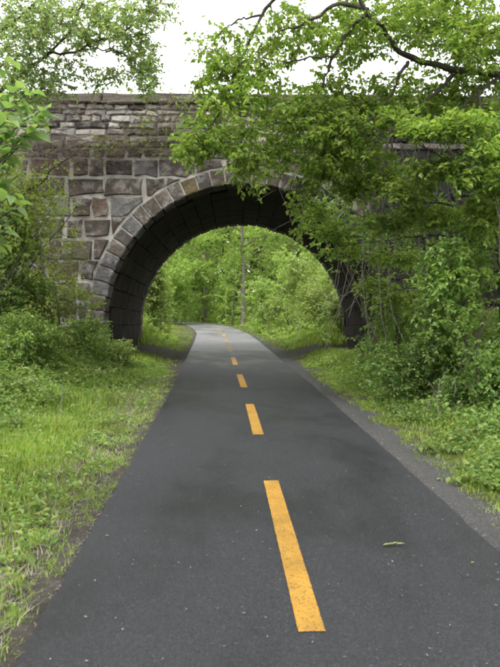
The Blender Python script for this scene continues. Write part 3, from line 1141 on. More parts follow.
# ------------------------------------------------------------------ shrubs
def shrub(name, label, cat, centre, rad, n, leafmat, leaf=.06, m=10, span=.3, stems=6, group=None, bark='twig', aspect=.6, droop=.25, base=None, sides_lobes=5, dirbias=None, spread=1.0, skirt=.2):
    c = np.array(centre, float)
    rad = np.array(rad, float)
    if base is None:
        base = np.array((c[0], c[1], 0))
    base = np.array(base, float)
    base[2] = ground_z(base[0], base[1]) - .03
    t = empty(name, base, label, cat, group)
    # uneven outline: several overlapping lobes
    lob = rng.normal(0, .42, (sides_lobes, 3))
    lob = np.clip(lob, -.65, .65)
    k = rng.integers(0, sides_lobes, n)
    g = unit(rng.normal(0, 1, (n, 3))) * rng.random((n, 1)) ** .4
    sz = rng.uniform(.4, .7, (sides_lobes, 1))
    p = c + rad * (lob[k] + g * sz[k])
    gz = ground_z(p[:, 0], p[:, 1]) + .08
    p[:, 2] = np.maximum(p[:, 2], gz + rng.random(n) * .15)
    sk = rng.random(n) < skirt
    p[sk, 2] = gz[sk] + rng.random(sk.sum()) * np.maximum(p[sk, 2] - gz[sk], .1)
    st = MB()
    nodes = []
    for s in range(stems):
        tip = c + rad * unit(rng.normal(0, 1, 3)) * .75
        tip[2] = max(tip[2], base[2] + .3)
        b0 = base + np.array((rng.normal(0, .08), rng.normal(0, .08), 0))
        mid = b0 * .5 + tip * .5 + np.array((rng.normal(0, .1), rng.normal(0, .1), .15))
        cc, rr = limb_curve([b0, mid, tip], .016 + .006 * rad.max(), .005, 9, .01)
        tubes(st, cc[None], rr[None], 5)
        nodes.append(cc)
    D = grow(st, np.concatenate(nodes), p, .0025, .008, K=3)
    tag(st.build('stems', M[bark], t), kind='stuff')
    D = D + rng.normal(0, .4, D.shape)
    if dirbias is not None:
        D = D + np.array(dirbias)
    lf = MB()
    sprigs(lf, p, D, m, span, leaf, aspect, droop, spread=spread)
    lf.build('foliage', M[leafmat], t)
    return t


def gpt(u, v, d):
    return at(u, v, d)


def sh(name, label, u, v, d, ru, rv, n, mat, rd=None, **kw):
    c = at(u, v, d)
    s = d / F_PX
    return shrub(name, label, 'shrub', c, (ru * s, (rd if rd else ru * s), rv * s), n, mat, **kw)


# left bank
sh('shrub', 'yellow-green fine-leaved shrub spreading in front of the left abutment', 48, 218, 12.2, 64, 56, 820, 'leaf_yellow', rd=.8, leaf=.06, span=.3, stems=12, bark='bark', base=at(-25, 300, 12.2))
sh('shrub', 'thin yellow-green shrub at the left picture edge above the bank', 5, 165, 11.0, 26, 40, 160, 'leaf_yellow', rd=.7, leaf=.05, span=.25, base=at(-20, 300, 11.2))
sh('shrub', 'dark low bush on the bank at the left edge below the wing wall', 10, 285, 12.6, 44, 30, 380, 'leaf_shrub', rd=.8, leaf=.065)
sh('shrub', 'leafy bush at the foot of the left abutment', 75, 335, 14.2, 34, 20, 320, 'leaf_bright', rd=.6, leaf=.075, span=.3)
sh('shrub', 'low pale-tipped bush beside the left jamb of the arch', 118, 352, 14.6, 24, 14, 160, 'leaf_pale', rd=.45, leaf=.075, span=.25)
sh('shrub', 'spreading green bush halfway down the left bank', 30, 335, 11.2, 40, 26, 420, 'herb', rd=.8, leaf=.07)
sh('shrub', 'bright leafy creeper-like bush hiding the far left end of the wall', 16, 238, 12.4, 38, 46, 560, 'leaf_bright', rd=.5, leaf=.07, base=at(-15, 300, 12.6))
sh('shrub', 'fresh green bush under the yellow-green shrub at the left', 52, 296, 13.2, 44, 22, 360, 'leaf_yellow', rd=.6, leaf=.065)
# the dead stick poking up against the wall
t = empty('dead_branch', at(0, 225, 12.5), 'bare dead branch poking up in front of the left abutment', 'branch')
mb = MB()
c, r = limb_curve([at(-4, 235, 12.3), at(14, 203, 12.2), at(28, 190, 12.1), at(44, 181, 12.1), at(52, 168, 12.0), at(75, 154, 12.0)], .035, .012, 16, .012)
tubes(mb, c[None], r[None], 6)
mb.build('stick', M['bark'], t, smooth=True)
mb = MB()
c2, r2 = limb_curve([c[7], at(40, 170, 12.0), at(38, 160, 12)], .012, .004, 8, .01)
tubes(mb, c2[None], r2[None], 5)
mb.build('side_twig', M['bark'], t, smooth=True)

# right bank
sh('shrub', 'tall bright green bush below the tree on the right bank', 458, 292, 9.6, 50, 66, 640, 'leaf_bright', rd=.8, leaf=.085, span=.34, stems=10, aspect=.66)
sh('shrub', 'broad bush at the right picture edge under the limb', 492, 215, 9.2, 40, 44, 260, 'leaf_right', rd=.7, leaf=.085, span=.34, base=at(520, 330, 9.4))
sh('shrub', 'open dark bush with gaps in front of the right abutment', 398, 300, 12.0, 38, 54, 170, 'leaf_bright', rd=.7, leaf=.085, span=.36, stems=9)
sh('shrub', 'tangled bush beside the right foot of the arch', 372, 352, 14.0, 26, 18, 170, 'leaf_shrub', rd=.5, leaf=.075)
sh('shrub', 'dense low bush along the right side of the path', 425, 365, 10.2, 54, 28, 430, 'leaf_shrub', rd=.7, leaf=.07)
sh('shrub', 'bushy green clump on the right edge above the shoulder', 490, 368, 8.2, 44, 40, 420, 'leaf_shrub', rd=.6, leaf=.07)
sh('shrub', 'leafy shrub climbing the wall right of the arch', 345, 215, 13.6, 34, 46, 130, 'leaf_bright', rd=.6, leaf=.09, span=.4, stems=8, base=at(385, 360, 14.2), spread=1.3)
sh('shrub', 'loose shrub growing against the right abutment', 420, 225, 12.6, 56, 36, 110, 'leaf_shrub', rd=.7, leaf=.085, span=.36, base=at(420, 340, 12.8))
spray_pts = blob_pts([(432, 132, 30, 9, 9.0, .4, 34), (470, 125, 34, 9, 8.9, .4, 34), (400, 120, 22, 10, 9.4, .4, 16), (485, 150, 24, 12, 8.9, .4, 24), (440, 168, 34, 9, 9.2, .4, 28), (478, 178, 30, 12, 9.0, .4, 40),
                       (410, 190, 30, 12, 9.8, .4, 24), (378, 178, 24, 12, 10.2, .4, 22), (352, 190, 22, 14, 10.6, .4, 24), (330, 232, 22, 9, 11.0, .4, 16), (346, 252, 26, 8, 11.2, .4, 14),
                       (315, 215, 16, 9, 10.8, .3, 12), (390, 225, 34, 9, 10.6, .4, 26), (430, 215, 36, 12, 10.2, .4, 40), (396, 258, 34, 8, 10.9, .4, 22), (372, 285, 24, 7, 11.4, .4, 14), (400, 300, 28, 8, 11, .4, 16), (520, 150, 30, 60, 9.2, .5, 60), (360, 150, 34, 16, 9.9, .5, 26), (320, 170, 26, 16, 10.0, .5, 22)], 2.0)
r_ = at(505, 340, 9.9)
r_[2] = ground_z(r_[0], r_[1]) - .05
tree('young_tree', 'young tree spreading light green layered sprays before the dark right abutment', 'tree',
     [r_, at(500, 260, 9.9), at(492, 190, 9.8), at(484, 130, 9.6), at(478, 90, 9.6)], .06, .02,
     [([at(492, 190, 9.8), at(460, 165, 9.5), at(430, 150, 9.3), at(400, 130, 9.3)], .022, .006), ([at(497, 220, 9.9), at(450, 205, 10), at(410, 200, 10.2), at(360, 190, 10.5), at(320, 205, 10.8)], .024, .006),
      ([at(499, 250, 9.9), at(440, 235, 10.3), at(390, 240, 10.8), at(340, 245, 11.1)], .022, .006), ([at(500, 270, 9.9), at(450, 280, 10.5), at(400, 290, 11), at(370, 285, 11.3)], .02, .006)],
     spray_pts, 'leaf_right', 'bark', m=15, span=.44, leaf=.085, aspect=.6, droop=.12, rmax=.01, spread=1.4)

# ------------------------------------------------------------------ dead vines
vines = empty('vine_curtain', at(390, 350, 11.5), 'curtain of bare grey vines hanging down right of the arch', 'vine')
for k_ in range(24):
    u0 = random.gauss(385, 26)
    v0 = random.uniform(95, 150)
    d = random.uniform(10.4, 11.8)
    ln = random.uniform(80, 240)
    drift = random.gauss(-10, 22)
    pts_ = [at(u0, v0, d), at(u0 + drift * .2 + random.gauss(0, 8), v0 + ln * .3, d), at(u0 + drift * .6 + random.gauss(0, 10), v0 + ln * .65, d + .1), at(u0 + drift, v0 + ln, d + .2)]
    c, r = limb_curve(pts_, random.uniform(.006, .014), .003, 14, .018)
    mb = MB()
    tubes(mb, c[None], r[None], 4)
    mb.build('vine_stem', M['vine'], vines, smooth=True)
for pts_, r0 in (([at(402, 98, 10.6), at(372, 112, 10.7), at(350, 140, 10.9), at(343, 175, 11.0), at(362, 198, 11.0), at(376, 202, 11.0)], .014),
                 ([at(372, 205, 11), at(374, 240, 11), at(366, 275, 11.1), at(350, 292, 11.2), at(338, 298, 11.2)], .015),
                 ([at(378, 180, 11), at(376, 220, 11), at(372, 250, 11.1), at(345, 262, 11.2)], .010),
                 ([at(400, 100, 10.6), at(405, 130, 10.7), at(425, 145, 10.7), at(450, 150, 10.5), at(480, 140, 10.3)], .014),
                 ([at(366, 275, 11.1), at(356, 300, 11.3), at(345, 312, 11.3)], .010),
                 ([at(380, 95, 10.6), at(392, 150, 10.8), at(388, 230, 11), at(394, 330, 11.4)], .022),
                 ([at(455, 110, 10.2), at(446, 150, 10.4), at(430, 190, 10.6), at(420, 200, 10.7)], .014)):
    c, r = limb_curve(pts_, r0, r0 * .4, 20, .012)
    mb = MB()
    tubes(mb, c[None], r[None], 5)
    mb.build('vine_stem', M['vine'], vines, smooth=True)


vl = MB()
vp = blob_pts([(385, 150, 36, 60, 11.0, .5, 60), (370, 240, 40, 60, 11.2, .4, 70), (390, 320, 34, 40, 11.4, .4, 60)], .6)
sprigs(vl, vp, rng.normal(0, 1, (len(vp), 3)) + np.array((-.4, -.4, -.5)), 9, .3, .075, droop=.4)
vl.build('foliage', M['leaf_shrub'], vines)


def tangle(label, c, ext, n, r, mat='dead_vine', hang=.3, leaves=0, leafmat='leaf_yellow'):
    t = empty('vine_tangle', c, label, 'vine', 'dead vines on the bridge wall')
    mb = MB()
    c = np.array(c)
    a = c + rng.normal(0, .5, (n, 3)) * ext
    b = a + rng.normal(0, .35, (n, 3)) * np.array((1.0, .3, .6)) * ext
    b[:, 2] -= hang * rng.random(n)
    m_ = (a + b) / 2 + rng.normal(0, .12, (n, 3)) * ext
    m_[:, 2] += .06
    P = np.stack((a, a * .5 + m_ * .5 + rng.normal(0, .03, (n, 3)), m_, m_ * .5 + b * .5 + rng.normal(0, .03, (n, 3)), b), 1)
    lim = Y0 - .05
    P[..., 1] = np.minimum(P[..., 1], lim - rng.random((n, 1)) * .15)
    tubes(mb, P, np.linspace(1, .5, 5)[None] * rng.uniform(r * .6, r * 1.4, (n, 1)), 3, rnd=rng.random(n))
    tag(mb.build('stems', M[mat], t), kind='stuff')
    if leaves:
        lf = MB()
        p = c + rng.normal(0, .42, (leaves, 3)) * ext
        p[:, 1] = np.minimum(p[:, 1], lim - .05)
        sprigs(lf, p, rng.normal(0, 1, (leaves, 3)) + np.array((0, -.6, .2)), 7, .16, .055)
        lf.build('foliage', M[leafmat], t)
    return t


tangle('brown dead vine tangle hanging off the ledge above the left abutment', at(72, 152, 15.3), (1.2, .3, .45), 260, .005, leaves=10)
tangle('dark dead twigs heaped at the upper left end of the wall', at(45, 150, 15.2), (.8, .3, .8), 170, .006)
tangle('brown dead vines matted over the top left of the parapet', at(62, 106, 15.5), (1.3, .25, .32), 150, .005)
tangle('dead vines with a few leaves spilling over the parapet near the overhanging tree', at(172, 124, 15.5), (.9, .25, .9), 240, .005, leaves=26)
tangle('green-leaved creeper and dead stems on the ledge above the arch', at(140, 146, 15.4), (1.4, .25, .3), 150, .004, leaves=60)
tangle('small green creeper growing out of the parapet rubble', at(148, 126, 15.45), (.6, .2, .4), 60, .004, leaves=40)
tangle('leafy creeper hanging from the ledge over the left wall', at(100, 148, 15.4), (.9, .25, .3), 120, .004, leaves=34)
tangle('dead creeper stems climbing the wall edge by the left abutment', at(50, 260, 15.0), (.35, .2, 1.6), 160, .006, leaves=22)
tangle('pale leafy tuft on the parapet beside the overhanging foliage', at(182, 106, 15.5), (.6, .2, .4), 70, .004, leaves=36, leafmat='leaf_pale')
tangle('brown dead stems on the right part of the ledge', at(300, 150, 15.3), (2.0, .25, .5), 100, .006, leaves=20, leafmat='leaf_shrub')
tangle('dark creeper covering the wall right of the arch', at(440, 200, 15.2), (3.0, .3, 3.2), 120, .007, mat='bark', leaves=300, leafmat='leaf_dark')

# weeds against the sky on top of the bridge
for k_, u in enumerate((88, 100, 112, 124, 132, 146, 158, 165)):
    c = at(u, 86, 16.2)
    t = empty('parapet_weed', (c[0], c[1], WALL_TOP - .05), 'small weed against the sky on the parapet, ' + ('leftmost of the row', 'second from the left', 'third from the left', 'fourth from the left', 'fourth from the right', 'third from the right', 'second from the right', 'rightmost of the row')[k_], 'weed', 'weeds on the parapet')
    n = random.randint(4, 9)
    p = np.array((c[0], c[1], WALL_TOP)) + rng.normal(0, .12, (n, 3)) + np.array((0, 0, .22))
    p[:, 2] = np.maximum(p[:, 2], WALL_TOP + .06)
    mb = MB()
    D = grow(mb, np.array([(c[0], c[1], WALL_TOP - .04)]), p, .003, .006)
    tag(mb.build('stems', M['twig'], t), kind='stuff')
    lf = MB()
    sprigs(lf, p, D, 7, .2, .06)
    lf.build('foliage', M['leaf_left'], t)

# ------------------------------------------------------------------ beyond the arch
def wood_tree(label, x, y, h, r, mat, trunk_r, bark='bark', n=520, lean=(0, 0), low=.25, leaf=.17, group='trees beyond the arch'):
    gz = float(ground_z(x, y))
    base = np.array((x, y, gz - .1))
    top = base + np.array((lean[0], lean[1], h * .92))
    trunk = [base, base * .7 + top * .3 + np.array((rng.normal(0, .12), 0, 0)), base * .35 + top * .65 + np.array((rng.normal(0, .15), 0, 0)), top]
    limbs = []
    cl = []
    nl = 7
    for k in range(nl):
        f = low + (1 - low) * (k + .5) / nl * .95
        p0 = base + (top - base) * f
        a = k * 2.4 + random.random()
        L = r * (1.05 - .55 * abs(f - .5) * 1.4) * random.uniform(.75, 1.1)
        tip = p0 + np.array((math.cos(a) * L, math.sin(a) * L, random.uniform(.05, .35) * L))
        limbs.append(([p0, p0 * .5 + tip * .5 + np.array((0, 0, .12 * L)), tip], trunk_r * .32, .015))
        m_ = int(n * 1.45) // nl
        s = rng.random((m_, 1)) ** .6
        q_ = p0 + (tip - p0) * (.25 + .8 * s) + rng.normal(0, 1, (m_, 3)) * np.array((.34, .34, .2)) * r * .62
        cl.append(q_)
    cl.append(top + rng.normal(0, 1, (n // 6, 3)) * np.array((.3, .3, .25)) * r)
    cl = np.concatenate(cl)
    cl[:, 2] = np.maximum(cl[:, 2], gz + .5)
    return tree('woodland_tree', label, 'tree', trunk, trunk_r, trunk_r * .25, limbs, cl, mat, bark, m=10, span=.75, leaf=leaf * 1.06, aspect=.62, droop=.25, rtip=.006, rmax=.03, trunk_sides=8, group=group)


def ux(u, d):
    p = at(u, 330, d)
    return p[0], p[1]


x, y = ux(243, 44)
wood_tree('thick dark trunk of the tallest tree seen through the arch', x, y, 13.5, 3.0, 'leaf_wood', .2, 'bark_pale', n=420, low=.42)
x, y = ux(223, 54)
wood_tree('young maple with layered sprays left of the thick trunk beyond the arch', x, y, 10, 3.0, 'leaf_wood', .12, n=460, low=.3)
x, y = ux(205, 56)
wood_tree('tall pale trunk left of centre beyond the arch', x, y, 14, 2.8, 'leaf_pale', .22, 'bark_pale', n=360, low=.4)
x, y = ux(184, 52)
wood_tree('leafy tree behind the far bend of the path', x, y, 9, 3.0, 'leaf_wood', .14, n=520, low=.12)
x, y = ux(160, 46)
wood_tree('green tree just inside the left edge of the arch opening', x, y, 8.5, 3.0, 'leaf_wood', .15, n=520, low=.1)
x, y = ux(275, 52)
wood_tree('green tree right of the thick trunk beyond the arch', x, y, 9.5, 3.0, 'leaf_wood', .16, n=520, low=.12)
x, y = ux(303, 47)
wood_tree('grey leaning trunk with thin foliage right of centre beyond the arch', x, y, 11, 3.0, 'leaf_pale', .13, 'bark_pale', n=330, low=.35, lean=(.9, 0))
x, y = ux(330, 44)
wood_tree('tree behind the shrubs at the right of the arch opening', x, y, 8.5, 3.0, 'leaf_pale', .14, n=460, low=.15)
x, y = ux(217, 70)
wood_tree('hazy tree far behind the thick trunk', x, y, 15, 4.2, 'leaf_pale', .2, n=460, low=.15, leaf=.22)
x, y = ux(262, 72)
wood_tree('distant tree at the centre right of the arch opening', x, y, 16, 4.2, 'leaf_pale', .2, n=460, low=.15, leaf=.22)
x, y = ux(180, 74)
wood_tree('distant tree at the left of the arch opening', x, y, 15, 4.2, 'leaf_wood', .2, n=460, low=.12, leaf=.22)
x, y = ux(310, 70)
wood_tree('distant tree at the right of the arch opening', x, y, 15, 4.2, 'leaf_pale', .2, n=460, low=.12, leaf=.22)

far = [('slim leafy sapling half covering the thick trunk', 232, 258, 44, 13, 20, 90, 'leaf_wood'),
       ('low bright bush hiding the trunks at the bend', 190, 306, 58, 16, 9, 110, 'leaf_pale'),
       ('light green bush between the two nearest trunks beyond the arch', 233, 304, 52, 14, 9, 100, 'leaf_wood'),
       ('light green thicket right of the thick trunk behind the grass', 258, 303, 47, 16, 11, 110, 'leaf_pale'),
       ('leafy thicket at the far left of the bend', 168, 303, 55, 16, 12, 110, 'leaf_wood'),
       ('round bush in the gap left of the young maple', 212, 303, 60, 15, 10, 110, 'leaf_pale'),
       ('pale blossoming bush on the left bank just beyond the arch', 152, 283, 27, 16, 28, 200, 'leaf_pale'),
       ('green bush at the left of the far bend', 176, 284, 46, 20, 24, 200, 'leaf_wood'),
       ('bush behind the grass at the far side of the bend', 200, 288, 52, 22, 22, 200, 'leaf_wood'),
       ('low bush at the foot of the thick trunk', 222, 294, 48, 14, 14, 90, 'leaf_wood'),
       ('bright bush right of the thick trunk', 264, 290, 34, 20, 24, 190, 'leaf_wood'),
       ('pale green bush spreading beside the path beyond the arch', 292, 290, 30, 26, 28, 240, 'leaf_pale'),
       ('large pale bush at the right inside the arch opening', 322, 292, 27, 26, 36, 280, 'leaf_pale'),
       ('dark-stemmed bush against the right side of the arch opening', 344, 305, 25, 20, 32, 180, 'leaf_pale'),
       ('upright bush behind the pale bushes on the right', 305, 260, 36, 26, 28, 230, 'leaf_wood'),
       ('bush far left beyond the arch behind the bank', 128, 285, 30, 16, 24, 110, 'leaf_wood')]
for lab, u, v, d, ru, rv, n, mt in far:
    sh('woodland_shrub', lab, u, v, d, ru * 1.1, rv, int(n * 2.2), mt, leaf=.10 + .0012 * d, span=.4 + .004 * d, m=10, stems=5, skirt=.45)

# the wood further off, one green mass
mb = MB()
n = 11000
th = rng.uniform(-.95, .75, n)
rr = rng.uniform(72, 84, n)
px_, py_ = CAM[0] + np.sin(th) * rr, np.cos(th) * rr
zz = ground_z(px_, py_) + 17 * rng.random(n) ** 1.15
sprigs(mb, np.column_stack((px_, py_, zz)), rng.normal(0, 1, (n, 3)), 10, 2.2, .85)
tag(mb.build('far_woods', M['leaf_pale']), 'green mass of woodland closing the view beyond the arch', 'woodland', kind='stuff')


# ------------------------------------------------------------------ grass, herbs, gravel
def scatter(n, ymin, ymax, tmin, tmax, power=1.0):
    """points on the ground, denser near the camera (power > 0)"""
    u = rng.random(n)
    if power:
        a, b = ymin + 1.0, ymax + 1.0
        y = a * (b / a) ** u - 1.0 if power == 1 else ymin + (ymax - ymin) * u ** power
    else:
        y = ymin + (ymax - ymin) * u
    t = rng.uniform(tmin, tmax, n)
    x = np.interp(y, _yy, _cxs) + t
    return x, y, t


def blades(mb, x, y, h, wd, lean=.35):
    n = len(x)
    z = ground_z(x, y) - .01
    b = np.column_stack((x, y, z))
    a = rng.uniform(0, 2 * math.pi, n)
    d = np.column_stack((np.cos(a), np.sin(a), np.zeros(n)))
    s = np.column_stack((-np.sin(a), np.cos(a), np.zeros(n)))
    ln = np.abs(rng.normal(0, lean, n))[:, None] * h[:, None]
    upv = np.array((0, 0, 1.0))
    w_ = wd[:, None]
    v = np.stack((b - s * w_ * .5, b + s * w_ * .5,
                  b + upv * h[:, None] * .55 + d * ln * .35 + s * w_ * .4, b + upv * h[:, None] * .55 + d * ln * .35 - s * w_ * .4,
                  b + upv * h[:, None] * .95 + d * ln * 1.1), 1)
    i = np.arange(n)[:, None] * 5
    mb.add(v, tris=i + (3, 2, 4), quads=i + (0, 1, 2, 3), rnd=np.repeat(rng.random(n), 5))


def patch(x, y, s=1.0):
    return .5 + .25 * np.sin(1.9 * x * s + .7 * y * s + 1) + .25 * np.sin(1.1 * y * s - 2.3 * x * s)


# left verge grass
mb = MB()
x, y, t = scatter(150000, 1.2, 17.8, -5.4, -1.42)
edge = 1.50 + .13 * np.sin(2.1 * y) + .1 * np.sin(5.3 * y + 1)
keep = (rng.random(len(x)) < ss(edge, edge + .55, -t)) & (rng.random(len(x)) < .25 + .75 * patch(x, y)) & (rng.random(len(x)) < 1 - .7 * ss(3.0, 4.6, -t) * ss(6, 10, y))
x, y, t = x[keep], y[keep], t[keep]
tall = ss(1.6, 2.6, -t)
h = (.045 + .09 * tall * (.5 + patch(x, y, .7))) * rng.uniform(.6, 1.4, len(x))
blades(mb, x, y, h, .004 + .0011 * y * rng.uniform(.6, 1.3, len(x)), .45)
tag(mb.build('grass', M['grass']), 'bright green grass on the verge left of the path', 'grass', kind='stuff')
# dry thatch near the edge
mb = MB()
x, y, t = scatter(34000, 1.2, 14, -3.0, -1.42)
keep = rng.random(len(x)) < ss(1.42, 1.7, -t) * (1 - ss(2.0, 2.9, -t)) * (.3 + .7 * patch(y, x, 1.3))
x, y = x[keep], y[keep]
blades(mb, x, y, .06 * rng.uniform(.4, 1.4, len(x)), .003 + .0009 * y, 1.2)
tag(mb.build('dry_grass', M['dry_grass']), 'yellowed dry grass thatch between the verge and the gravel', 'grass', kind='stuff')
# tufts that creep out over the gravel
mb = MB()
cx_, cy_, ct_ = scatter(420, 1.4, 14, -1.75, -1.40)
kx = rng.integers(0, 420, 16000)
x, y = cx_[kx] + rng.normal(0, .035, 16000), cy_[kx] + rng.normal(0, .05, 16000)
keep = off(x, y) < -1.375
x, y = x[keep], y[keep]
blades(mb, x, y, .05 * rng.uniform(.4, 1.3, len(x)), .003 + .0009 * y, .8)
tag(mb.build('grass', M['grass']), 'small grass tufts creeping over the gravel at the left edge of the path', 'grass', kind='stuff')
# right verge grass
mb = MB()
cx_, cy_, ct_ = scatter(260, 1.8, 15, 1.5, 2.0)
kx = rng.integers(0, 260, 9000)
x, y = cx_[kx] + rng.normal(0, .04, 9000), cy_[kx] + rng.normal(0, .07, 9000)
keep = rng.random(9000) < ss(1.5, 1.8, off(x, y))
x, y = x[keep], y[keep]
blades(mb, x, y, .055 * rng.uniform(.4, 1.4, len(x)), .003 + .0009 * y, .8)
tag(mb.build('grass', M['grass']), 'small grass tufts breaking through the tarmac shoulder on the right', 'grass', kind='stuff')
mb = MB()
x, y, t = scatter(85000, 1.8, 18.4, 1.62, 4.2)
edge = 1.85 + .16 * np.sin(1.7 * y + 2) + .12 * np.sin(4.3 * y)
keep = (rng.random(len(x)) < ss(edge - .12, edge + .2, t)) & (rng.random(len(x)) < 1 - .8 * ss(2.9, 3.8, t))
x, y, t = x[keep], y[keep], t[keep]
blades(mb, x, y, (.04 + .10 * ss(1.9, 2.8, t)) * rng.uniform(.6, 1.4, len(x)), .004 + .0011 * y, .45)
tag(mb.build('grass', M['grass']), 'short green grass along the shoulder right of the path', 'grass', kind='stuff')
# beyond the arch
mb = MB()
x, y, t = scatter(52000, 20.9, 66, -9, 9, 0)
keep = (np.abs(t) > 1.5) & (np.abs(off(x, y)) > 1.5)
x, y, t = x[keep], y[keep], t[keep]
blades(mb, x, y, (.07 + .33 * ss(1.9, 3.6, np.abs(t))) * (1 - .55 * ss(27, 33, y) * (t < 0) * (t > -6)) * rng.uniform(.6, 1.3, len(x)), .02 + .0009 * y, .4)
tag(mb.build('grass', M['grass']), 'tall grass either side of the path beyond the arch', 'grass', kind='stuff')


# herbs: leafy ground cover on the banks
def herbs(mb, x, y, h, leaf, m=7):
    n = len(x)
    gz = ground_z(x, y)
    p = np.column_stack((x, y, gz + h * rng.uniform(.25, 1.0, n)))
    D = np.column_stack((rng.normal(0, 1, n), rng.normal(0, 1, n), np.abs(rng.normal(0, .5, n))))
    sprigs(mb, p, D, m, .12 + leaf, leaf, .62, .15, jitter=.5)


mb = MB()
x, y, t = scatter(30000, 2.5, 15.6, -6.6, -1.6)
keep = rng.random(len(x)) < ss(2.7, 4.0, -t + .9 * ss(7, 13, y) + .5 * (patch(x, y) - .5)) + .10
x, y, t = x[keep], y[keep], t[keep]
herbs(mb, x, y, .12 + .38 * ss(3.2, 5.0, -t + .9 * ss(7, 13, y)), .055)
tag(mb.build('undergrowth', M['herb']), 'dense leafy undergrowth covering the left bank', 'undergrowth', kind='stuff')
mb = MB()
x, y, t = scatter(30000, 2.2, 15.6, 1.9, 6.8)
edge = 1.98 + .16 * np.sin(1.7 * y + 2) + .12 * np.sin(4.3 * y)
keep = rng.random(len(x)) < ss(edge - .1, edge + .5, t)
x, y, t = x[keep], y[keep], t[keep]
herbs(mb, x, y, .08 + .42 * ss(2.3, 3.6, t), .058)
tag(mb.build('undergrowth', M['herb']), 'leafy weeds and undergrowth covering the right bank', 'undergrowth', kind='stuff')
mb = MB()
x, y, t = scatter(10000, 22.6, 75, -14, 14, 0)
keep = (np.abs(t) > 2.0) & ~((t < 0) & (t > -6.5) & (y > 27))
x, y, t = x[keep], y[keep], t[keep]
herbs(mb, x, y, .2 + .5 * ss(2, 4, np.abs(t)), .14, 7)
tag(mb.build('undergrowth', M['leaf_wood']), 'green undergrowth on the woodland floor beyond the arch', 'undergrowth', kind='stuff')

# single broad-leaved weeds that stand out from the ground cover
def weed(label, x, y, h, leafmat, n=18, leaf=.06, grp=None):
    gz = float(ground_z(x, y))
    t = empty('broad_leaved_weed', (x, y, gz), label, 'weed', grp)
    p = np.array((x, y, gz)) + np.column_stack((rng.normal(0, .12, n), rng.normal(0, .12, n), rng.uniform(.25, 1, n) * h))
    mb = MB()
    D = grow(mb, np.array([(x, y, gz - .02), (x, y, gz + h * .3)]), p, .002, .005)
    tag(mb.build('stems', M['twig'], t), kind='stuff')
    lf = MB()
    sprigs(lf, p, D, 6, .16, leaf, .66, .2, fine=True)
    lf.build('foliage', M[leafmat], t)


for u, v, d, h, mt, lab in ((470, 410, 7.0, .4, 'leaf_bright', 'bright broad-leaved weed above the tarmac shoulder on the right'),
                            (440, 402, 8.2, .4, 'leaf_bright', 'bushy weed left of the bright broad-leaved weed on the right bank'),
                            (492, 440, 5.9, .3, 'leaf_bright', 'leafy weed at the right edge above the shoulder'),
                            (478, 458, 5.5, .12, 'herb', 'low weed at the edge of the tarmac shoulder'),
                            (440, 436, 6.7, .12, 'herb', 'low weed at the edge of the shoulder further along'),
                            (22, 345, 9.5, .45, 'leaf_pale', 'pale-leaved weed on the upper left bank'),
                            (72, 350, 11.0, .4, 'leaf_yellow', 'yellowish weed in the middle of the left bank'),
                            (48, 378, 9.2, .35, 'leaf_bright', 'bright weed at the foot of the left bank'),
                            (10, 400, 7.6, .35, 'leaf_bright', 'leafy weed at the left edge where grass meets bank'),
                            (100, 372, 12.0, .35, 'leaf_pale', 'pale weed near the arch on the left verge')):
    p = at(u, v, d)
    weed(lab, p[0], p[1], h, mt)

# gravel: loose chips along both edges
ico = np.array([(1, .1, -.1), (-.1, .9, .15), (-1, -.1, .1), (.15, -.9, -.15), (.1, -.1, .9), (0, 0, -.8)])
icf = np.array([(0, 1, 4), (1, 2, 4), (2, 3, 4), (3, 0, 4), (1, 0, 5), (2, 1, 5), (3, 2, 5), (0, 3, 5)])


def stones(mb, x, y, z, s):
    n = len(x)
    v = ico[None] * (s[:, None] * rng.uniform(.6, 1.3, (n, 3)) * np.array((1, 1, .6)))[:, None, :] * (1 + rng.normal(0, .15, (n, 6, 1)))
    a = rng.uniform(0, 6.3, n)
    ca, sa = np.cos(a)[:, None], np.sin(a)[:, None]
    vx = v[..., 0] * ca - v[..., 1] * sa
    vy = v[..., 0] * sa + v[..., 1] * ca
    v = np.stack((vx, vy, v[..., 2]), -1) + np.column_stack((x, y, z))[:, None]
    mb.add(v, tris=(np.arange(n)[:, None, None] * 6 + icf[None]).reshape(-1, 3), rnd=np.repeat(rng.random(n), 6))


mb = MB()
x, y, t = scatter(15000, 1.3, 13, -1.85, -1.36)
keep = rng.random(len(x)) < 1 - .8 * ss(.2, .5, -t - 1.37)
x, y = x[keep], y[keep]
stones(mb, x, y, SLOPE * y - .024, (.003 + .013 * rng.random(len(x)) ** 2) * (1 + .03 * y))
tag(mb.build('gravel', M['pebble']), 'loose gravel chips along the left edge of the path', 'gravel', kind='stuff')
mb = MB()
x, y, t = scatter(9000, 1.8, 13, 1.365, 1.95)
stones(mb, x, y, SLOPE * y - .02, (.002 + .011 * rng.random(len(x)) ** 2.5) * (1 + .03 * y))
tag(mb.build('gravel', M['pebble']), 'loose gravel on the tarmac shoulder right of the path', 'gravel', kind='stuff')
mb = MB()
x, y, t = scatter(1500, 14.5, 23.5, 1.4, 3.3, 0)
sg = np.where(rng.random(len(x)) < .5, 1, -1)
x = x * sg
stones(mb, x, y, ground_z(x, y) + .005, rng.uniform(.01, .03, len(x)))
tag(mb.build('gravel', M['pebble']), 'gravel and rubble on the dirt under the arch', 'gravel', kind='stuff')

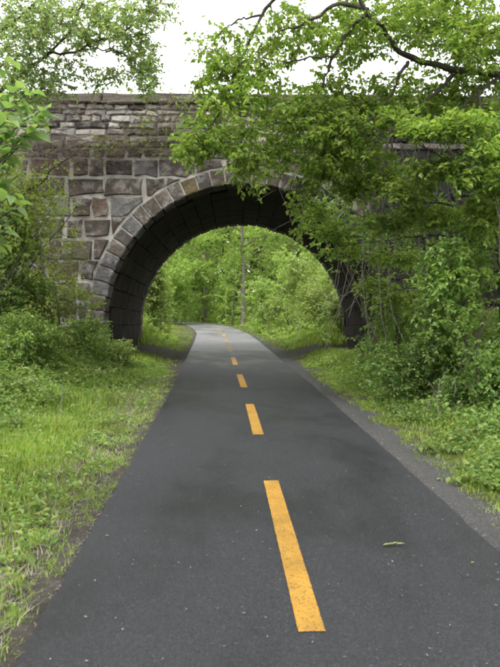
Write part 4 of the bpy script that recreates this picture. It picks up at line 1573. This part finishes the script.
# fallen bits on the tarmac
mb = MB()
x, y, t = scatter(260, 2.2, 14, -1.3, 1.3)
n = len(x)
b = np.column_stack((x, y, SLOPE * y + .017))
ax = np.column_stack((rng.normal(0, 1, n), rng.normal(0, 1, n), np.full(n, .03)))
add_leaves(mb, b, ax, np.tile((0, 0, 1.0), (n, 1)), rng.uniform(.008, .026, n), rng.uniform(.004, .012, n), droop=-.05, fold=.1)
tag(mb.build('leaf_litter', M['dry_grass']), 'tiny fallen leaf scraps scattered over the asphalt', 'litter', kind='stuff')


def fallen(label, u, v, L, mat, k=3):
    d = (1.6 * F_PX) / (v - 303)
    p = at(u, v, d)
    p[2] = SLOPE * p[1] + .0165
    t = empty('fallen_sprig', p, label, 'leaf')
    for j in range(k):
        mb = MB()
        a = random.uniform(-.5, .5)
        add_leaves(mb, [p + np.array(((j - k / 2) * L * .5, random.uniform(-.01, .01), .002 + .001 * j))], [[math.cos(a), math.sin(a), .05]], [[0, 0, 1.0]], L, L * .42, fine=True, droop=0)
        mb.build('leaflet', M[mat], t)


fallen('pale green fallen leaf sprig lying on the asphalt right of the centre dash', 392, 547, .06, 'leaf_pale', 4)
fallen('small pale leaf on the asphalt near the left edge', 106, 538, .035, 'leaf_pale', 1)
fallen('tiny yellow leaf on the asphalt near the right edge', 472, 565, .03, 'leaf_yellow', 1)

# dry dead stalks standing in the undergrowth
for (u, v, d, h, lab) in ((60, 400, 8.6, .55, 'dry bent stalk in the weeds at the foot of the left bank'), (52, 385, 9.4, .5, 'pale dead stick leaning on the left bank'), (438, 405, 8.0, .6, 'dry stalk standing in the weeds above the right shoulder'),
                          (425, 392, 8.8, .7, 'bent dead stalk leaning over the right verge'), (455, 395, 8.4, .6, 'thin dead stem between the bushes on the right bank')):
    p = at(u, v, d)
    p[2] = ground_z(p[0], p[1]) - .02
    t = empty('dead_stalk', p, lab, 'stalk')
    lx = random.uniform(-.35, .35)
    c, r = limb_curve([p, p + np.array((lx * .3, 0, h * .45)), p + np.array((lx, -.05, h))], .007, .003, 9, .008)
    mb = MB()
    tubes(mb, c[None], r[None], 4)
    mb.build('stem', M['vine'], t, smooth=True)
    c2, r2 = limb_curve([c[5], c[5] + np.array((-lx * .5 + .05, .03, h * .2))], .004, .002, 6, .006)
    mb = MB()
    tubes(mb, c2[None], r2[None], 4)
    mb.build('side_twig', M['vine'], t, smooth=True)
